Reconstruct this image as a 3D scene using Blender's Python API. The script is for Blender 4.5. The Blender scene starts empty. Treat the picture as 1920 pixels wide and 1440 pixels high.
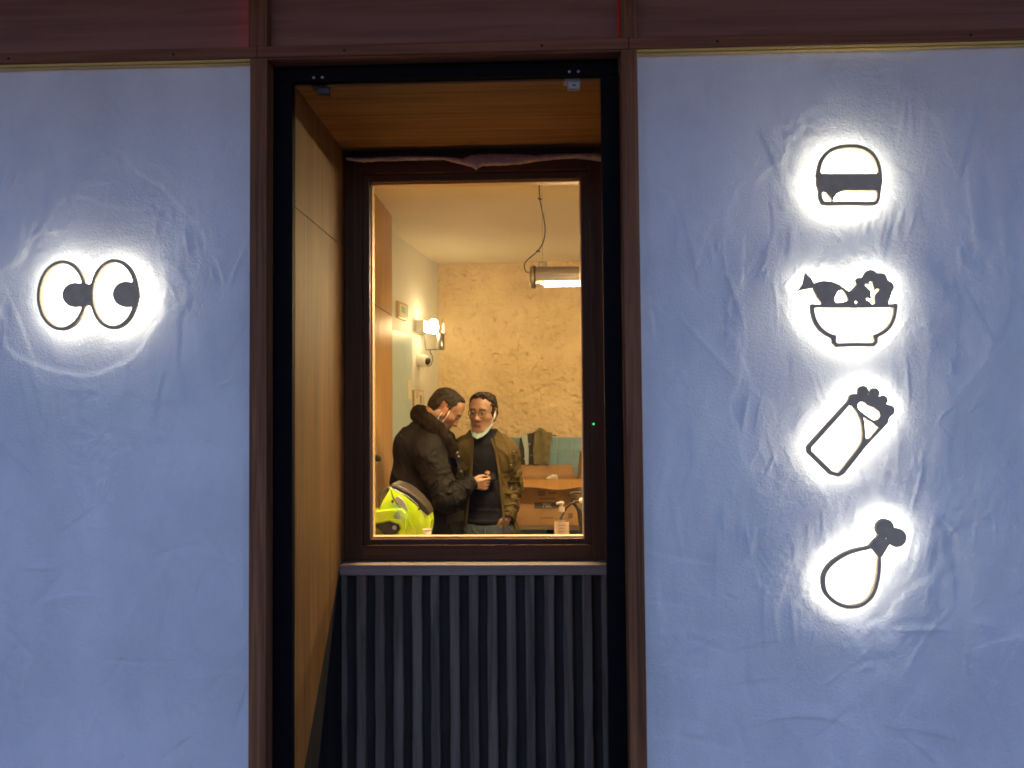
import bpy, bmesh, math, random
import numpy as np
from mathutils import Vector, Matrix, noise as mnoise

R = math.radians
rng = np.random.default_rng(7)
random.seed(7)
S = bpy.context.scene
COL = S.collection

# ------------------------------------------------------------------ camera
CAM = Vector((0.0, -2.0, 1.62))
FPX, CX, CY = 1442.0, 960.0, 720.0          # photo pixels
cam_rot = Matrix.Rotation(R(1.9), 3, 'Z') @ Matrix.Rotation(R(90 + 1.9), 3, 'X') @ Matrix.Rotation(R(-0.5), 3, 'Z')
cd = bpy.data.cameras.new('camera')
cd.sensor_width = 36.0
cd.lens = FPX / 1920 * 36.0
cd.clip_start = 0.05
cd.clip_end = 2000
cam = bpy.data.objects.new('camera', cd)
cam.matrix_world = Matrix.Translation(CAM) @ cam_rot.to_4x4()
COL.objects.link(cam)
S.camera = cam

# ------------------------------------------------------------------ dusk sky
SKY_STRENGTH = 0.15
w = bpy.data.worlds.new('World')
S.world = w
w.use_nodes = True
nt = w.node_tree
bg = nt.nodes['Background']
sky = nt.nodes.new('ShaderNodeTexSky')
sky.sky_type = 'NISHITA'
sky.sun_disc = False
sky.sun_elevation = R(-0.4)
sky.sun_rotation = R(20)
sky.altitude = 50
sky.air_density = 1.0
sky.dust_density = 0.3
sky.ozone_density = 2.95
nt.links.new(sky.outputs[0], bg.inputs[0])
bg.inputs[1].default_value = SKY_STRENGTH
S.view_settings.view_transform = 'Standard'
S.view_settings.look = 'None'
S.view_settings.gamma = 1
S.view_settings.use_curve_mapping = False
S.view_settings.exposure = 4.32
S.render.engine = 'CYCLES'
S.cycles.use_denoising = True
S.cycles.use_adaptive_sampling = True
S.cycles.adaptive_threshold = 0.02
S.cycles.time_limit = 600
S.cycles.filter_width = 1.8
S.cycles.max_bounces = 10
S.cycles.transparent_max_bounces = 12
S.cycles.sample_clamp_indirect = 4.0
S.cycles.caustics_reflective = False
S.cycles.caustics_refractive = False


def ray(px, py):
    d = cam_rot @ Vector(((px - CX) / FPX, -(py - CY) / FPX, -1.0))
    return d


def at(px, py, Y):
    """point of the plane y = Y that the photograph shows at pixel px, py"""
    d = ray(px, py)
    return CAM + d * ((Y - CAM.y) / d.y)


def at_z(px, py, z):
    d = ray(px, py)
    return CAM + d * ((z - CAM.z) / d.z)


# ------------------------------------------------------------------ materials
def mat(name, col=(0.5, 0.5, 0.5), rough=0.5, metal=0.0, spec=0.5, emit=None, emit_s=0.0, coat=0.0, sheen=0.0):
    m = bpy.data.materials.new(name)
    m.use_nodes = True
    b = m.node_tree.nodes['Principled BSDF']
    b.inputs['Base Color'].default_value = (*col, 1)
    b.inputs['Roughness'].default_value = rough
    b.inputs['Metallic'].default_value = metal
    b.inputs['Specular IOR Level'].default_value = spec
    b.inputs['Coat Weight'].default_value = coat
    b.inputs['Sheen Weight'].default_value = sheen
    if emit:
        b.inputs['Emission Color'].default_value = (*emit, 1)
        b.inputs['Emission Strength'].default_value = emit_s
    return m


def N(m, t, **kw):
    n = m.node_tree.nodes.new(t)
    for k, v in kw.items():
        if k in n.inputs:
            n.inputs[k].default_value = v
        else:
            setattr(n, k, v)
    return n


def L(m, a, b):
    m.node_tree.links.new(a, b)


def noisy(m, c1, c2, scale=(8, 8, 8), detail=6, bump=0.0, bscale=60.0, bdist=0.002, rough_var=0.0, lo=0.35, hi=0.65, distort=0.0):
    """colour breaks between c1 and c2 with stretched noise, plus fine relief"""
    b = m.node_tree.nodes['Principled BSDF']
    tc = N(m, 'ShaderNodeTexCoord')
    mp = N(m, 'ShaderNodeMapping')
    mp.inputs['Scale'].default_value = scale
    L(m, tc.outputs['Object'], mp.inputs['Vector'])
    nz = N(m, 'ShaderNodeTexNoise', Scale=1.0, Detail=detail, Roughness=0.6, Distortion=distort)
    L(m, mp.outputs[0], nz.inputs['Vector'])
    rp = N(m, 'ShaderNodeValToRGB')
    rp.color_ramp.elements[0].position = lo
    rp.color_ramp.elements[1].position = hi
    rp.color_ramp.elements[0].color = (*c1, 1)
    rp.color_ramp.elements[1].color = (*c2, 1)
    L(m, nz.outputs['Fac'], rp.inputs[0])
    L(m, rp.outputs[0], b.inputs['Base Color'])
    if rough_var:
        mr = N(m, 'ShaderNodeMapRange')
        r0 = b.inputs['Roughness'].default_value
        mr.inputs['To Min'].default_value = max(0.02, r0 - rough_var)
        mr.inputs['To Max'].default_value = min(1, r0 + rough_var)
        L(m, nz.outputs['Fac'], mr.inputs['Value'])
        L(m, mr.outputs[0], b.inputs['Roughness'])
    if bump:
        nb = N(m, 'ShaderNodeTexNoise', Scale=bscale, Detail=8.0, Roughness=0.65)
        L(m, tc.outputs['Object'], nb.inputs['Vector'])
        bp = N(m, 'ShaderNodeBump', Strength=bump, Distance=bdist)
        L(m, nb.outputs['Fac'], bp.inputs['Height'])
        L(m, bp.outputs[0], b.inputs['Normal'])
    return m


def wood(name, c1, c2, axis='Z', rough=0.45, coat=0.0, grain=1.0, bump=0.25, spec=0.5):
    m = mat(name, c1, rough, coat=coat, spec=spec)
    if coat:
        m.node_tree.nodes['Principled BSDF'].inputs['Coat Roughness'].default_value = 0.16
    g = 60.0 * grain
    sc = {'X': (1.6, g, g), 'Y': (g, 1.6, g), 'Z': (g, g, 1.6)}[axis]
    noisy(m, c1, c2, sc, detail=8, rough_var=0.08, lo=0.36, hi=0.64, distort=0.6)
    b = m.node_tree.nodes['Principled BSDF']
    tc = N(m, 'ShaderNodeTexCoord')
    mp = N(m, 'ShaderNodeMapping')
    mp.inputs['Scale'].default_value = tuple(4 * s if s > 2 else 3 * s for s in sc)
    L(m, tc.outputs['Object'], mp.inputs['Vector'])
    nb = N(m, 'ShaderNodeTexNoise', Scale=1.0, Detail=4.0)
    L(m, mp.outputs[0], nb.inputs['Vector'])
    bp = N(m, 'ShaderNodeBump', Strength=bump, Distance=0.001)
    L(m, nb.outputs['Fac'], bp.inputs['Height'])
    L(m, bp.outputs[0], b.inputs['Normal'])
    return m


def glass(name, tint=(1, 1, 1), refl=1.0, rough=0.0):
    m = bpy.data.materials.new(name)
    m.use_nodes = True
    n = m.node_tree.nodes
    n.clear()
    out = n.new('ShaderNodeOutputMaterial')
    tr = n.new('ShaderNodeBsdfTransparent')
    tr.inputs[0].default_value = (*tint, 1)
    gl = n.new('ShaderNodeBsdfGlossy')
    gl.inputs['Roughness'].default_value = rough
    fr = n.new('ShaderNodeLayerWeight')
    fr.inputs['Blend'].default_value = 0.5
    pw = n.new('ShaderNodeMath')
    pw.operation = 'POWER'
    pw.inputs[1].default_value = 5.0
    m.node_tree.links.new(fr.outputs['Facing'], pw.inputs[0])
    ad = n.new('ShaderNodeMath')
    ad.operation = 'MULTIPLY_ADD'
    ad.inputs[1].default_value = 0.9
    ad.inputs[2].default_value = 0.05
    m.node_tree.links.new(pw.outputs[0], ad.inputs[0])
    mu = n.new('ShaderNodeMath')
    mu.operation = 'MULTIPLY'
    mu.inputs[1].default_value = refl
    mx = n.new('ShaderNodeMixShader')
    m.node_tree.links.new(ad.outputs[0], mu.inputs[0])
    m.node_tree.links.new(mu.outputs[0], mx.inputs[0])
    m.node_tree.links.new(tr.outputs[0], mx.inputs[1])
    m.node_tree.links.new(gl.outputs[0], mx.inputs[2])
    m.node_tree.links.new(mx.outputs[0], out.inputs[0])
    return m


def emit(name, col, s):
    m = bpy.data.materials.new(name)
    m.use_nodes = True
    n = m.node_tree.nodes
    n.clear()
    out = n.new('ShaderNodeOutputMaterial')
    e = n.new('ShaderNodeEmission')
    e.inputs[0].default_value = (*col, 1)
    e.inputs[1].default_value = s
    m.node_tree.links.new(e.outputs[0], out.inputs[0])
    return m


LED_POWER = 1.25
TUBE_POWER = 21.5
WARM = (1.0, 0.70, 0.34)

M = {}
M['plaster'] = noisy(mat('white_plaster', (0.78, 0.78, 0.77), 0.75), (0.64, 0.645, 0.65), (0.80, 0.80, 0.79), (2.6, 2.6, 1.7), detail=9, bump=0.55, bscale=150, bdist=0.005)
M['timber'] = wood('brown_timber', (0.11, 0.046, 0.020), (0.27, 0.115, 0.050), 'Z', 0.6, spec=0.15)
M['timber_rail'] = wood('brown_timber_rail', (0.13, 0.052, 0.028), (0.27, 0.11, 0.056), 'X', 0.6, spec=0.15)
M['fascia'] = wood('dark_fascia_laminate', (0.22, 0.105, 0.080), (0.30, 0.145, 0.110), 'X', 0.42, grain=0.6, bump=0.1, spec=0.12)
M['raw_ply'] = wood('raw_plywood_edge', (0.70, 0.46, 0.11), (0.80, 0.56, 0.17), 'X', 0.6)
M['black_metal'] = noisy(mat('black_powder_coat', (0.004, 0.004, 0.005), 0.6, spec=0.06), (0.003, 0.003, 0.004), (0.005, 0.005, 0.006), (20, 20, 20), bump=0.05, bscale=400)
M['steel'] = mat('bright_steel', (0.6, 0.6, 0.6), 0.3, 1.0)
M['dull_metal'] = mat('dull_brass', (0.20, 0.17, 0.12), 0.5, 0.8)
M['hole'] = mat('screw_hole', (0.01, 0.008, 0.007), 0.8)
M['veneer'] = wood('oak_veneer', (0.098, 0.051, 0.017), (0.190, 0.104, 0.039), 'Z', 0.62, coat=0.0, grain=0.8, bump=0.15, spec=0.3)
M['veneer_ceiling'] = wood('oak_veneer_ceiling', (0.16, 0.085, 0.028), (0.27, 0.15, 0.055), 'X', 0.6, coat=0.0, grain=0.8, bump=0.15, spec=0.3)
M['black_board'] = noisy(mat('black_stained_board', (0.02, 0.02, 0.021), 0.8, spec=0.15), (0.015, 0.015, 0.016), (0.026, 0.026, 0.027), (30, 30, 3), bump=0.15, bscale=120)
M['frame_wood'] = wood('dark_window_timber', (0.055, 0.024, 0.012), (0.095, 0.044, 0.021), 'Z', 0.42, spec=0.2)
M['frame_wood_x'] = wood('dark_window_timber_rail', (0.055, 0.024, 0.012), (0.095, 0.044, 0.021), 'X', 0.42, spec=0.2)
M['bead'] = wood('pale_glazing_bead', (0.55, 0.40, 0.22), (0.66, 0.50, 0.29), 'X', 0.4)
M['sill'] = wood('grey_oiled_sill', (0.17, 0.14, 0.12), (0.26, 0.22, 0.19), 'X', 0.45)
M['slat'] = wood('charcoal_slat', (0.085, 0.072, 0.056), (0.20, 0.170, 0.132), 'Z', 0.75, grain=0.5, spec=0.25)
M['pane'] = glass('window_glass', (0.97, 0.98, 0.97), 0.22)
M['cloth_strip'] = noisy(mat('mauve_foam_strip', (0.42, 0.33, 0.31), 0.8), (0.34, 0.26, 0.25), (0.48, 0.38, 0.36), (30, 30, 30), bump=0.4, bscale=90)
M['pavement'] = noisy(mat('grey_paving', (0.2, 0.2, 0.2), 0.85), (0.15, 0.15, 0.15), (0.24, 0.235, 0.23), (5, 5, 5), bump=0.4, bscale=40)
M['room_wall'] = noisy(mat('cream_room_paint', (0.72, 0.66, 0.52), 0.7), (0.70, 0.64, 0.50), (0.75, 0.69, 0.55), (2, 2, 2), bump=0.08, bscale=90)
M['side_wall'] = noisy(mat('pale_grey_paint', (0.70, 0.73, 0.70), 0.6), (0.68, 0.71, 0.68), (0.73, 0.75, 0.72), (2, 2, 2), bump=0.05, bscale=90)
M['old_plaster'] = noisy(mat('bare_sandy_plaster', (0.5, 0.38, 0.22), 0.9), (0.56, 0.43, 0.25), (0.72, 0.58, 0.37), (2.5, 2.5, 2.5), detail=10, bump=0.8, bscale=34, bdist=0.012, lo=0.3, hi=0.7)
M['ceiling'] = noisy(mat('room_ceiling_paint', (0.72, 0.66, 0.53), 0.8), (0.70, 0.64, 0.51), (0.74, 0.68, 0.55), (1.5, 1.5, 1.5))
M['floor'] = noisy(mat('room_floor_concrete', (0.25, 0.22, 0.19), 0.5), (0.2, 0.18, 0.15), (0.3, 0.27, 0.23), (3, 3, 3))
M['tile'] = noisy(mat('blue_grey_glazed_tile', (0.22, 0.37, 0.44), 0.2), (0.19, 0.34, 0.41), (0.24, 0.40, 0.48), (6, 6, 6))
M['grout'] = mat('pale_grout', (0.42, 0.44, 0.42), 0.9)
M['cabinet'] = wood('oak_cabinet', (0.40, 0.22, 0.08), (0.54, 0.32, 0.13), 'Z', 0.4, grain=0.5, bump=0.06)
M['gap'] = mat('shadow_gap', (0.03, 0.018, 0.01), 0.8)
M['black_plastic'] = mat('black_plastic', (0.012, 0.012, 0.013), 0.35)
M['white_plastic'] = mat('white_plastic', (0.72, 0.72, 0.68), 0.35)
M['grey_plastic'] = mat('grey_plastic', (0.35, 0.36, 0.35), 0.4)
M['door_blue'] = noisy(mat('pale_blue_door_paint', (0.45, 0.60, 0.62), 0.4), (0.43, 0.58, 0.60), (0.48, 0.63, 0.65), (3, 3, 3))
M['alu'] = noisy(mat('brushed_aluminium', (0.42, 0.42, 0.43), 0.33, 1.0), (0.36, 0.36, 0.37), (0.48, 0.48, 0.49), (4, 120, 120))
M['dark_ring'] = mat('dark_rubber_ring', (0.03, 0.03, 0.035), 0.4)
M['tube_glass'] = glass('clear_tube_glass', (0.98, 0.97, 0.95))
M['tube_on'] = emit('lit_tube', WARM, TUBE_POWER)
M['tube_bright'] = emit('bright_lit_tube', WARM, 58.0)
M['bulb_on'] = emit('lit_bulb', (1.0, 0.72, 0.36), 3.6)
M['cable'] = mat('grey_cable', (0.09, 0.10, 0.09), 0.6)
M['steel_wire'] = mat('suspension_wire', (0.3, 0.26, 0.2), 0.4, 0.8)
M['led'] = emit('white_led', (1.0, 0.965, 0.82), LED_POWER)
M['sign_face'] = noisy(mat('glare_toned_sign_metal', (0.46, 0.37, 0.25), 0.7, spec=0.2), (0.42, 0.335, 0.225), (0.50, 0.40, 0.275), (40, 40, 40))  # dark metal lightened, the glare of the halo put into its colour
M['red_led'] = emit('red_led', (1.0, 0.02, 0.03), 0.055)
M['red_dim'] = emit('dim_red_led', (1.0, 0.02, 0.03), 0.006)
M['green_led'] = emit('green_led', (0.05, 0.9, 0.25), 0.09)
M['card'] = noisy(mat('brown_cardboard', (0.40, 0.23, 0.10), 0.8), (0.34, 0.19, 0.08), (0.44, 0.26, 0.12), (6, 6, 6), bump=0.12, bscale=80)
M['card_in'] = noisy(mat('cardboard_inside', (0.46, 0.25, 0.09), 0.8), (0.42, 0.22, 0.075), (0.50, 0.28, 0.10), (40, 2, 2), bump=0.1, bscale=80)
M['ink'] = mat('dark_print', (0.09, 0.085, 0.08), 0.8)
M['ink_faint'] = mat('faded_print', (0.20, 0.12, 0.06), 0.8)
M['paper'] = mat('white_paper', (0.75, 0.71, 0.6), 0.8)
M['frame_gilt'] = mat('pale_picture_frame', (0.50, 0.36, 0.17), 0.4)
M['green_print'] = mat('green_print', (0.30, 0.50, 0.36), 0.6)
M['crumple'] = mat('crumpled_tissue', (0.72, 0.66, 0.55), 0.8)
M['shelf'] = wood('dark_shelf_board', (0.14, 0.10, 0.065), (0.22, 0.16, 0.10), 'X', 0.5)
M['counter'] = wood('counter_oak', (0.36, 0.22, 0.10), (0.48, 0.31, 0.15), 'X', 0.35)
M['neon'] = noisy(mat('neon_yellow_shell', (0.56, 0.80, 0.01), 0.22, coat=0.6, emit=None), (0.47, 0.76, 0.006), (0.51, 0.80, 0.012), (5, 5, 5))
M['visor_tint'] = mat('dark_visor', (0.02, 0.022, 0.012), 0.08, coat=1.0)
M['silver'] = mat('silver_sticker', (0.5, 0.5, 0.52), 0.35, 0.5)
M['cup'] = mat('paper_cup', (0.5, 0.43, 0.32), 0.6)
M['bottle_clear'] = glass('clear_plastic', (0.93, 0.92, 0.88), 1.0, 0.05)
M['bottle_label'] = mat('cream_label', (0.58, 0.52, 0.40), 0.5)
M['gel'] = mat('clear_gel', (0.62, 0.56, 0.42), 0.15)
M['olive_cloth'] = noisy(mat('olive_cotton', (0.16, 0.14, 0.06), 0.85, sheen=0.2), (0.12, 0.105, 0.042), (0.20, 0.175, 0.08), (20, 20, 20), bump=0.15, bscale=300)
M['dark_lining'] = mat('dark_lining', (0.05, 0.045, 0.03), 0.8)
M['pale_cloth'] = mat('pale_blue_cloth', (0.42, 0.50, 0.50), 0.85)


# ------------------------------------------------------------------ object helpers
def tag(o, label=None, cat=None, group=None, kind=None):
    if label: o['label'] = label
    if cat: o['category'] = cat
    if group: o['group'] = group
    if kind: o['kind'] = kind
    return o


def thing(name, label, cat, loc=(0, 0, 0), group=None):
    o = bpy.data.objects.new(name, None)
    o.empty_display_size = 0.05
    COL.objects.link(o)
    o.location = loc
    return tag(o, label, cat, group)


def origin(o):
    v = Vector((0, 0, 0))
    while o:
        v += o.location
        o = o.parent
    return v


class MB:
    """collects shapes given in world metres, builds ONE mesh object"""
    def __init__(s):
        s.v, s.f, s.sm = [], [], []

    def add(s, v, f, smooth=False):
        n = len(s.v)
        s.v += [tuple(p) for p in v]
        s.f += [tuple(i + n for i in q) for q in f]
        s.sm += [smooth] * len(f)
        return s

    def bm(s, b, smooth=False):
        b.verts.index_update()
        s.add([v.co for v in b.verts], [[v.index for v in f.verts] for f in b.faces], smooth)
        b.free()
        return s

    def box(s, lo, hi, bev=0.0, seg=2):
        lo, hi = Vector(lo), Vector(hi)
        b = bmesh.new()
        bmesh.ops.create_cube(b, size=1)
        for v in b.verts:
            v.co = Vector(((lo[i] + hi[i]) / 2 + v.co[i] * (hi[i] - lo[i]) for i in range(3)))
        if bev:
            bmesh.ops.bevel(b, geom=b.edges[:], offset=bev, segments=seg, affect='EDGES', profile=0.6)
        return s.bm(b, False)

    def obox(s, c, ax, ay, az, bev=0.0, seg=2):
        """oriented box: centre and three half-axis vectors"""
        b = bmesh.new()
        bmesh.ops.create_cube(b, size=2)
        if bev:
            l = [Vector(a).length for a in (ax, ay, az)]
            for v in b.verts:
                v.co = Vector((v.co.x * l[0], v.co.y * l[1], v.co.z * l[2]))
            bmesh.ops.bevel(b, geom=b.edges[:], offset=bev, segments=seg, affect='EDGES', profile=0.6)
            d = [Vector(a).normalized() for a in (ax, ay, az)]
        else:
            d = [Vector(a) for a in (ax, ay, az)]
        for v in b.verts:
            v.co = Vector(c) + d[0] * v.co.x + d[1] * v.co.y + d[2] * v.co.z
        return s.bm(b, False)

    def tube(s, pts, r, n=10, caps=True):
        pts = [Vector(p) for p in pts]
        rs = r if isinstance(r, (list, tuple)) else [r] * len(pts)
        V, F = [], []
        t0 = (pts[1] - pts[0]).normalized()
        up = Vector((0, 0, 1)) if abs(t0.z) < 0.9 else Vector((1, 0, 0))
        u = t0.cross(up).normalized()
        for i, p in enumerate(pts):
            t = (pts[min(i + 1, len(pts) - 1)] - pts[max(i - 1, 0)]).normalized()
            u = (u - t * u.dot(t)).normalized()
            w_ = t.cross(u)
            for k in range(n):
                a = 2 * math.pi * k / n
                V.append(p + (u * math.cos(a) + w_ * math.sin(a)) * rs[i])
        for i in range(len(pts) - 1):
            for k in range(n):
                k2 = (k + 1) % n
                F.append((i * n + k, i * n + k2, (i + 1) * n + k2, (i + 1) * n + k))
        if caps:
            F.append(tuple(range(n - 1, -1, -1)))
            F.append(tuple((len(pts) - 1) * n + k for k in range(n)))
        return s.add(V, F, True)

    def lathe(s, c, axis, prof, n=24):
        """prof: list of (distance along axis, radius)"""
        c, a = Vector(c), Vector(axis).normalized()
        u = a.cross(Vector((0, 0, 1)) if abs(a.z) < 0.9 else Vector((1, 0, 0))).normalized()
        v_ = a.cross(u)
        V, F = [], []
        for h, r in prof:
            for k in range(n):
                t = 2 * math.pi * k / n
                V.append(c + a * h + (u * math.cos(t) + v_ * math.sin(t)) * max(r, 1e-5))
        for i in range(len(prof) - 1):
            for k in range(n):
                k2 = (k + 1) % n
                F.append((i * n + k, i * n + k2, (i + 1) * n + k2, (i + 1) * n + k))
        return s.add(V, F, True)

    def prism(s, poly, ext):
        """closed 3-D polygon extruded by vector ext"""
        n = len(poly)
        V = [Vector(p) for p in poly] + [Vector(p) + Vector(ext) for p in poly]
        F = [tuple(range(n)), tuple(range(2 * n - 1, n - 1, -1))]
        F += [(i, i + n, (i + 1) % n + n, (i + 1) % n) for i in range(n)]
        return s.add(V, F)

    def build(s, name, m, parent=None, smooth_angle=None):
        me = bpy.data.meshes.new(name)
        o0 = origin(parent) if parent else Vector((0, 0, 0))
        if s.v:
            va = np.array(s.v, dtype=float) - np.array(o0)
            me.from_pydata(va.tolist(), [], s.f)
            me.polygons.foreach_set('use_smooth', s.sm)
            b = bmesh.new()
            b.from_mesh(me)
            bmesh.ops.recalc_face_normals(b, faces=b.faces)
            b.to_mesh(me)
            b.free()
        me.materials.append(m)
        if smooth_angle:
            try:
                me.set_sharp_from_angle(angle=R(smooth_angle))
            except Exception:
                pass
        o = bpy.data.objects.new(name, me)
        COL.objects.link(o)
        if parent: o.parent = parent
        return o


def mesh_np(name, V, F, m, parent=None, smooth=True, colors=None):
    o0 = np.array(origin(parent)) if parent else np.zeros(3)
    me = bpy.data.meshes.new(name)
    V = np.asarray(V, dtype=np.float32) - o0.astype(np.float32)
    F = np.asarray(F, dtype=np.int32)
    nv, nf, k = len(V), len(F), F.shape[1]
    me.vertices.add(nv)
    me.vertices.foreach_set('co', V.ravel())
    me.loops.add(nf * k)
    me.loops.foreach_set('vertex_index', F.ravel())
    me.polygons.add(nf)
    me.polygons.foreach_set('loop_start', np.arange(0, nf * k, k, dtype=np.int32))
    me.polygons.foreach_set('use_smooth', np.full(nf, smooth))
    if colors is not None:
        at_ = me.color_attributes.new('tint', 'FLOAT_COLOR', 'POINT')
        c4 = np.ones((nv, 4), dtype=np.float32)
        c4[:, :3] = colors
        at_.data.foreach_set('color', c4.ravel())
    me.update(calc_edges=True)
    me.validate()
    me.materials.append(m)
    o = bpy.data.objects.new(name, me)
    COL.objects.link(o)
    if parent: o.parent = parent
    return o


# ------------------------------------------------------------------ numpy noise + implicit surfaces
def vnoise(P, seed=0):
    """value noise, P (n,d) -> -1..1"""
    P = np.asarray(P, dtype=np.float64)
    d = P.shape[1]
    i = np.floor(P).astype(np.int64)
    f = P - i
    f = f * f * f * (f * (f * 6 - 15) + 10)
    out = np.zeros(len(P))
    for c in range(2 ** d):
        wgt = np.ones(len(P))
        h = np.full(len(P), seed * 1013 + 17, dtype=np.int64)
        for a in range(d):
            b = (c >> a) & 1
            wgt *= f[:, a] if b else 1 - f[:, a]
            h = h * 73856093 + (i[:, a] + b) * (19349663 + 83492791 * a)
            h = (h ^ (h >> 13)) & 0x7FFFFFFF
        h = (h * 1274126177) & 0x7FFFFFFF
        h = (h ^ (h >> 16)) & 0xFFFF
        out += wgt * (h / 32767.5 - 1)
    return out


def fbm(P, oct=4, seed=0, gain=0.5):
    o, a, t = np.zeros(len(P)), 1.0, 0.0
    P = np.asarray(P, dtype=np.float64)
    for k in range(oct):
        o += a * vnoise(P * 2 ** k + 11.7 * k, seed + k)
        t += a
        a *= gain
    return o / t


def smin(a, b, k):
    h = np.maximum(k - np.abs(a - b), 0) / k
    return np.minimum(a, b) - h * h * k * 0.25


def rcone(a, b, ra, rb):
    a, b = np.array(a, float), np.array(b, float)
    ba = b - a
    L2 = max(float(ba @ ba), 1e-9)

    def fn(P):
        t = np.clip((P - a) @ ba / L2, 0, 1)
        return np.sqrt((((P - a) - t[..., None] * ba) ** 2).sum(-1)) - (ra + (rb - ra) * t)
    m = max(ra, rb)
    return fn, np.minimum(a, b) - m, np.maximum(a, b) + m


def ell(c, r, rot=None):
    c, r = np.array(c, float), np.array(r, float)
    Rm = np.eye(3) if rot is None else np.array(rot, float)

    def fn(P):
        q = (P - c) @ Rm
        k0 = np.sqrt(((q / r) ** 2).sum(-1))
        k1 = np.sqrt(((q / (r * r)) ** 2).sum(-1)) + 1e-9
        return k0 * (k0 - 1) / k1
    e = np.sqrt(((Rm * r) ** 2).sum(1))
    return fn, c - e, c + e


class Field:
    def __init__(s, lo, hi, h):
        s.lo, s.h = np.array(lo, float), h
        s.n = np.ceil((np.array(hi, float) - s.lo) / h).astype(int) + 1
        s.d = np.full(s.n, 0.5, dtype=np.float32)

    def _sl(s, lo, hi, m):
        a = np.clip(np.floor((lo - m - s.lo) / s.h).astype(int), 0, s.n)
        b = np.clip(np.ceil((hi + m - s.lo) / s.h).astype(int) + 1, 0, s.n)
        if np.any(b <= a): return None, None
        g = np.meshgrid(*[s.lo[i] + s.h * np.arange(a[i], b[i]) for i in range(3)], indexing='ij')
        return tuple(slice(a[i], b[i]) for i in range(3)), np.stack(g, -1)

    def add(s, prim, k=0.02):
        fn, lo, hi = prim
        sl, P = s._sl(lo, hi, k + 4 * s.h)
        if sl is None: return s
        s.d[sl] = smin(s.d[sl], fn(P), k)
        return s

    def cut(s, prim, k=0.01):
        fn, lo, hi = prim
        sl, P = s._sl(lo, hi, k + 4 * s.h)
        if sl is None: return s
        s.d[sl] = -smin(-s.d[sl], fn(P), k)
        return s

    def keep(s, fn, k=0.004):
        """intersect everything with the half-space-like function fn(P) < 0"""
        g = np.meshgrid(*[s.lo[i] + s.h * np.arange(s.n[i]) for i in range(3)], indexing='ij')
        P = np.stack(g, -1)
        s.d = -smin(-s.d, -fn(P), k)
        return s

    def mesh(s):
        d = s.d
        neg = d < 0
        cnt = np.zeros(np.array(d.shape) - 1, dtype=np.int8)
        offs = [(i, j, k) for i in (0, 1) for j in (0, 1) for k in (0, 1)]
        nx, ny, nz = d.shape
        for o in offs:
            cnt += neg[o[0]:nx - 1 + o[0], o[1]:ny - 1 + o[1], o[2]:nz - 1 + o[2]]
        act = (cnt > 0) & (cnt < 8)
        idx = np.argwhere(act)
        vid = np.full(act.shape, -1, dtype=np.int32)
        vid[act] = np.arange(len(idx))
        c = {o: d[idx[:, 0] + o[0], idx[:, 1] + o[1], idx[:, 2] + o[2]].astype(np.float64) for o in offs}
        sm = np.zeros((len(idx), 3))
        nn = np.zeros(len(idx))
        for o in offs:
            for ax in range(3):
                if o[ax]: continue
                p = list(o); p[ax] = 1; p = tuple(p)
                a, b = c[o], c[p]
                x = (a < 0) != (b < 0)
                t = np.where(x, a / np.where(x, a - b, 1), 0)
                pt = np.tile(np.array(o, float), (len(idx), 1))
                pt[:, ax] += t
                sm[x] += pt[x]
                nn += x
        V = s.lo + (idx + sm / nn[:, None]) * s.h
        Fs = []
        for ax in range(3):
            b1, b2 = (ax + 1) % 3, (ax + 2) % 3
            sa = [slice(None)] * 3; sb = [slice(None)] * 3
            sa[ax] = slice(0, -1); sb[ax] = slice(1, None)
            A, B = neg[tuple(sa)], neg[tuple(sb)]
            E = np.argwhere(A != B)
            E = E[(E[:, b1] > 0) & (E[:, b2] > 0) & (E[:, b1] < d.shape[b1] - 1) & (E[:, b2] < d.shape[b2] - 1)]
            q = []
            for (u, v_) in ((-1, -1), (0, -1), (0, 0), (-1, 0)):
                e = E.copy(); e[:, b1] += u; e[:, b2] += v_
                q.append(vid[e[:, 0], e[:, 1], e[:, 2]])
            q = np.stack(q, 1)
            flip = ~A[E[:, 0], E[:, 1], E[:, 2]]
            q[flip] = q[flip][:, ::-1]
            Fs.append(q)
        return V, np.concatenate(Fs)


def vnormals(V, F):
    a, b, c, d = (V[F[:, i]] for i in range(4))
    n = np.cross(c - a, d - b)
    out = np.zeros_like(V)
    for i in range(4):
        np.add.at(out, F[:, i], n)
    return out / (np.linalg.norm(out, axis=1, keepdims=True) + 1e-12)


# ================================================================== THE STREET AND THE FACADE
Z0 = 0.0
mb = MB()
mb.add([(-400, -400, 0), (400, -400, 0), (400, 0.02, 0), (-400, 0.02, 0)], [(0, 1, 2, 3)])
tag(mb.build('pavement', M['pavement']), kind='structure')

Y_POST, Y_WALL, Y_FRAME = 0.0, 0.030, 0.048
X_PL0, X_PL1 = at(467, 745, 0).x, at(499, 745, 0).x            # left post front face
X_PR0, X_PR1 = at(1173, 745, 0).x, at(1204, 745, 0).x          # right post front face
Z_R0 = at(840, 100, 0).z                                        # rail underside
Z_R1 = at(840, 79, 0).z                                         # rail top
XL, XR = X_PL0 - 1.35, X_PR1 + 1.75
Z_TOP = 3.05


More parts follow.
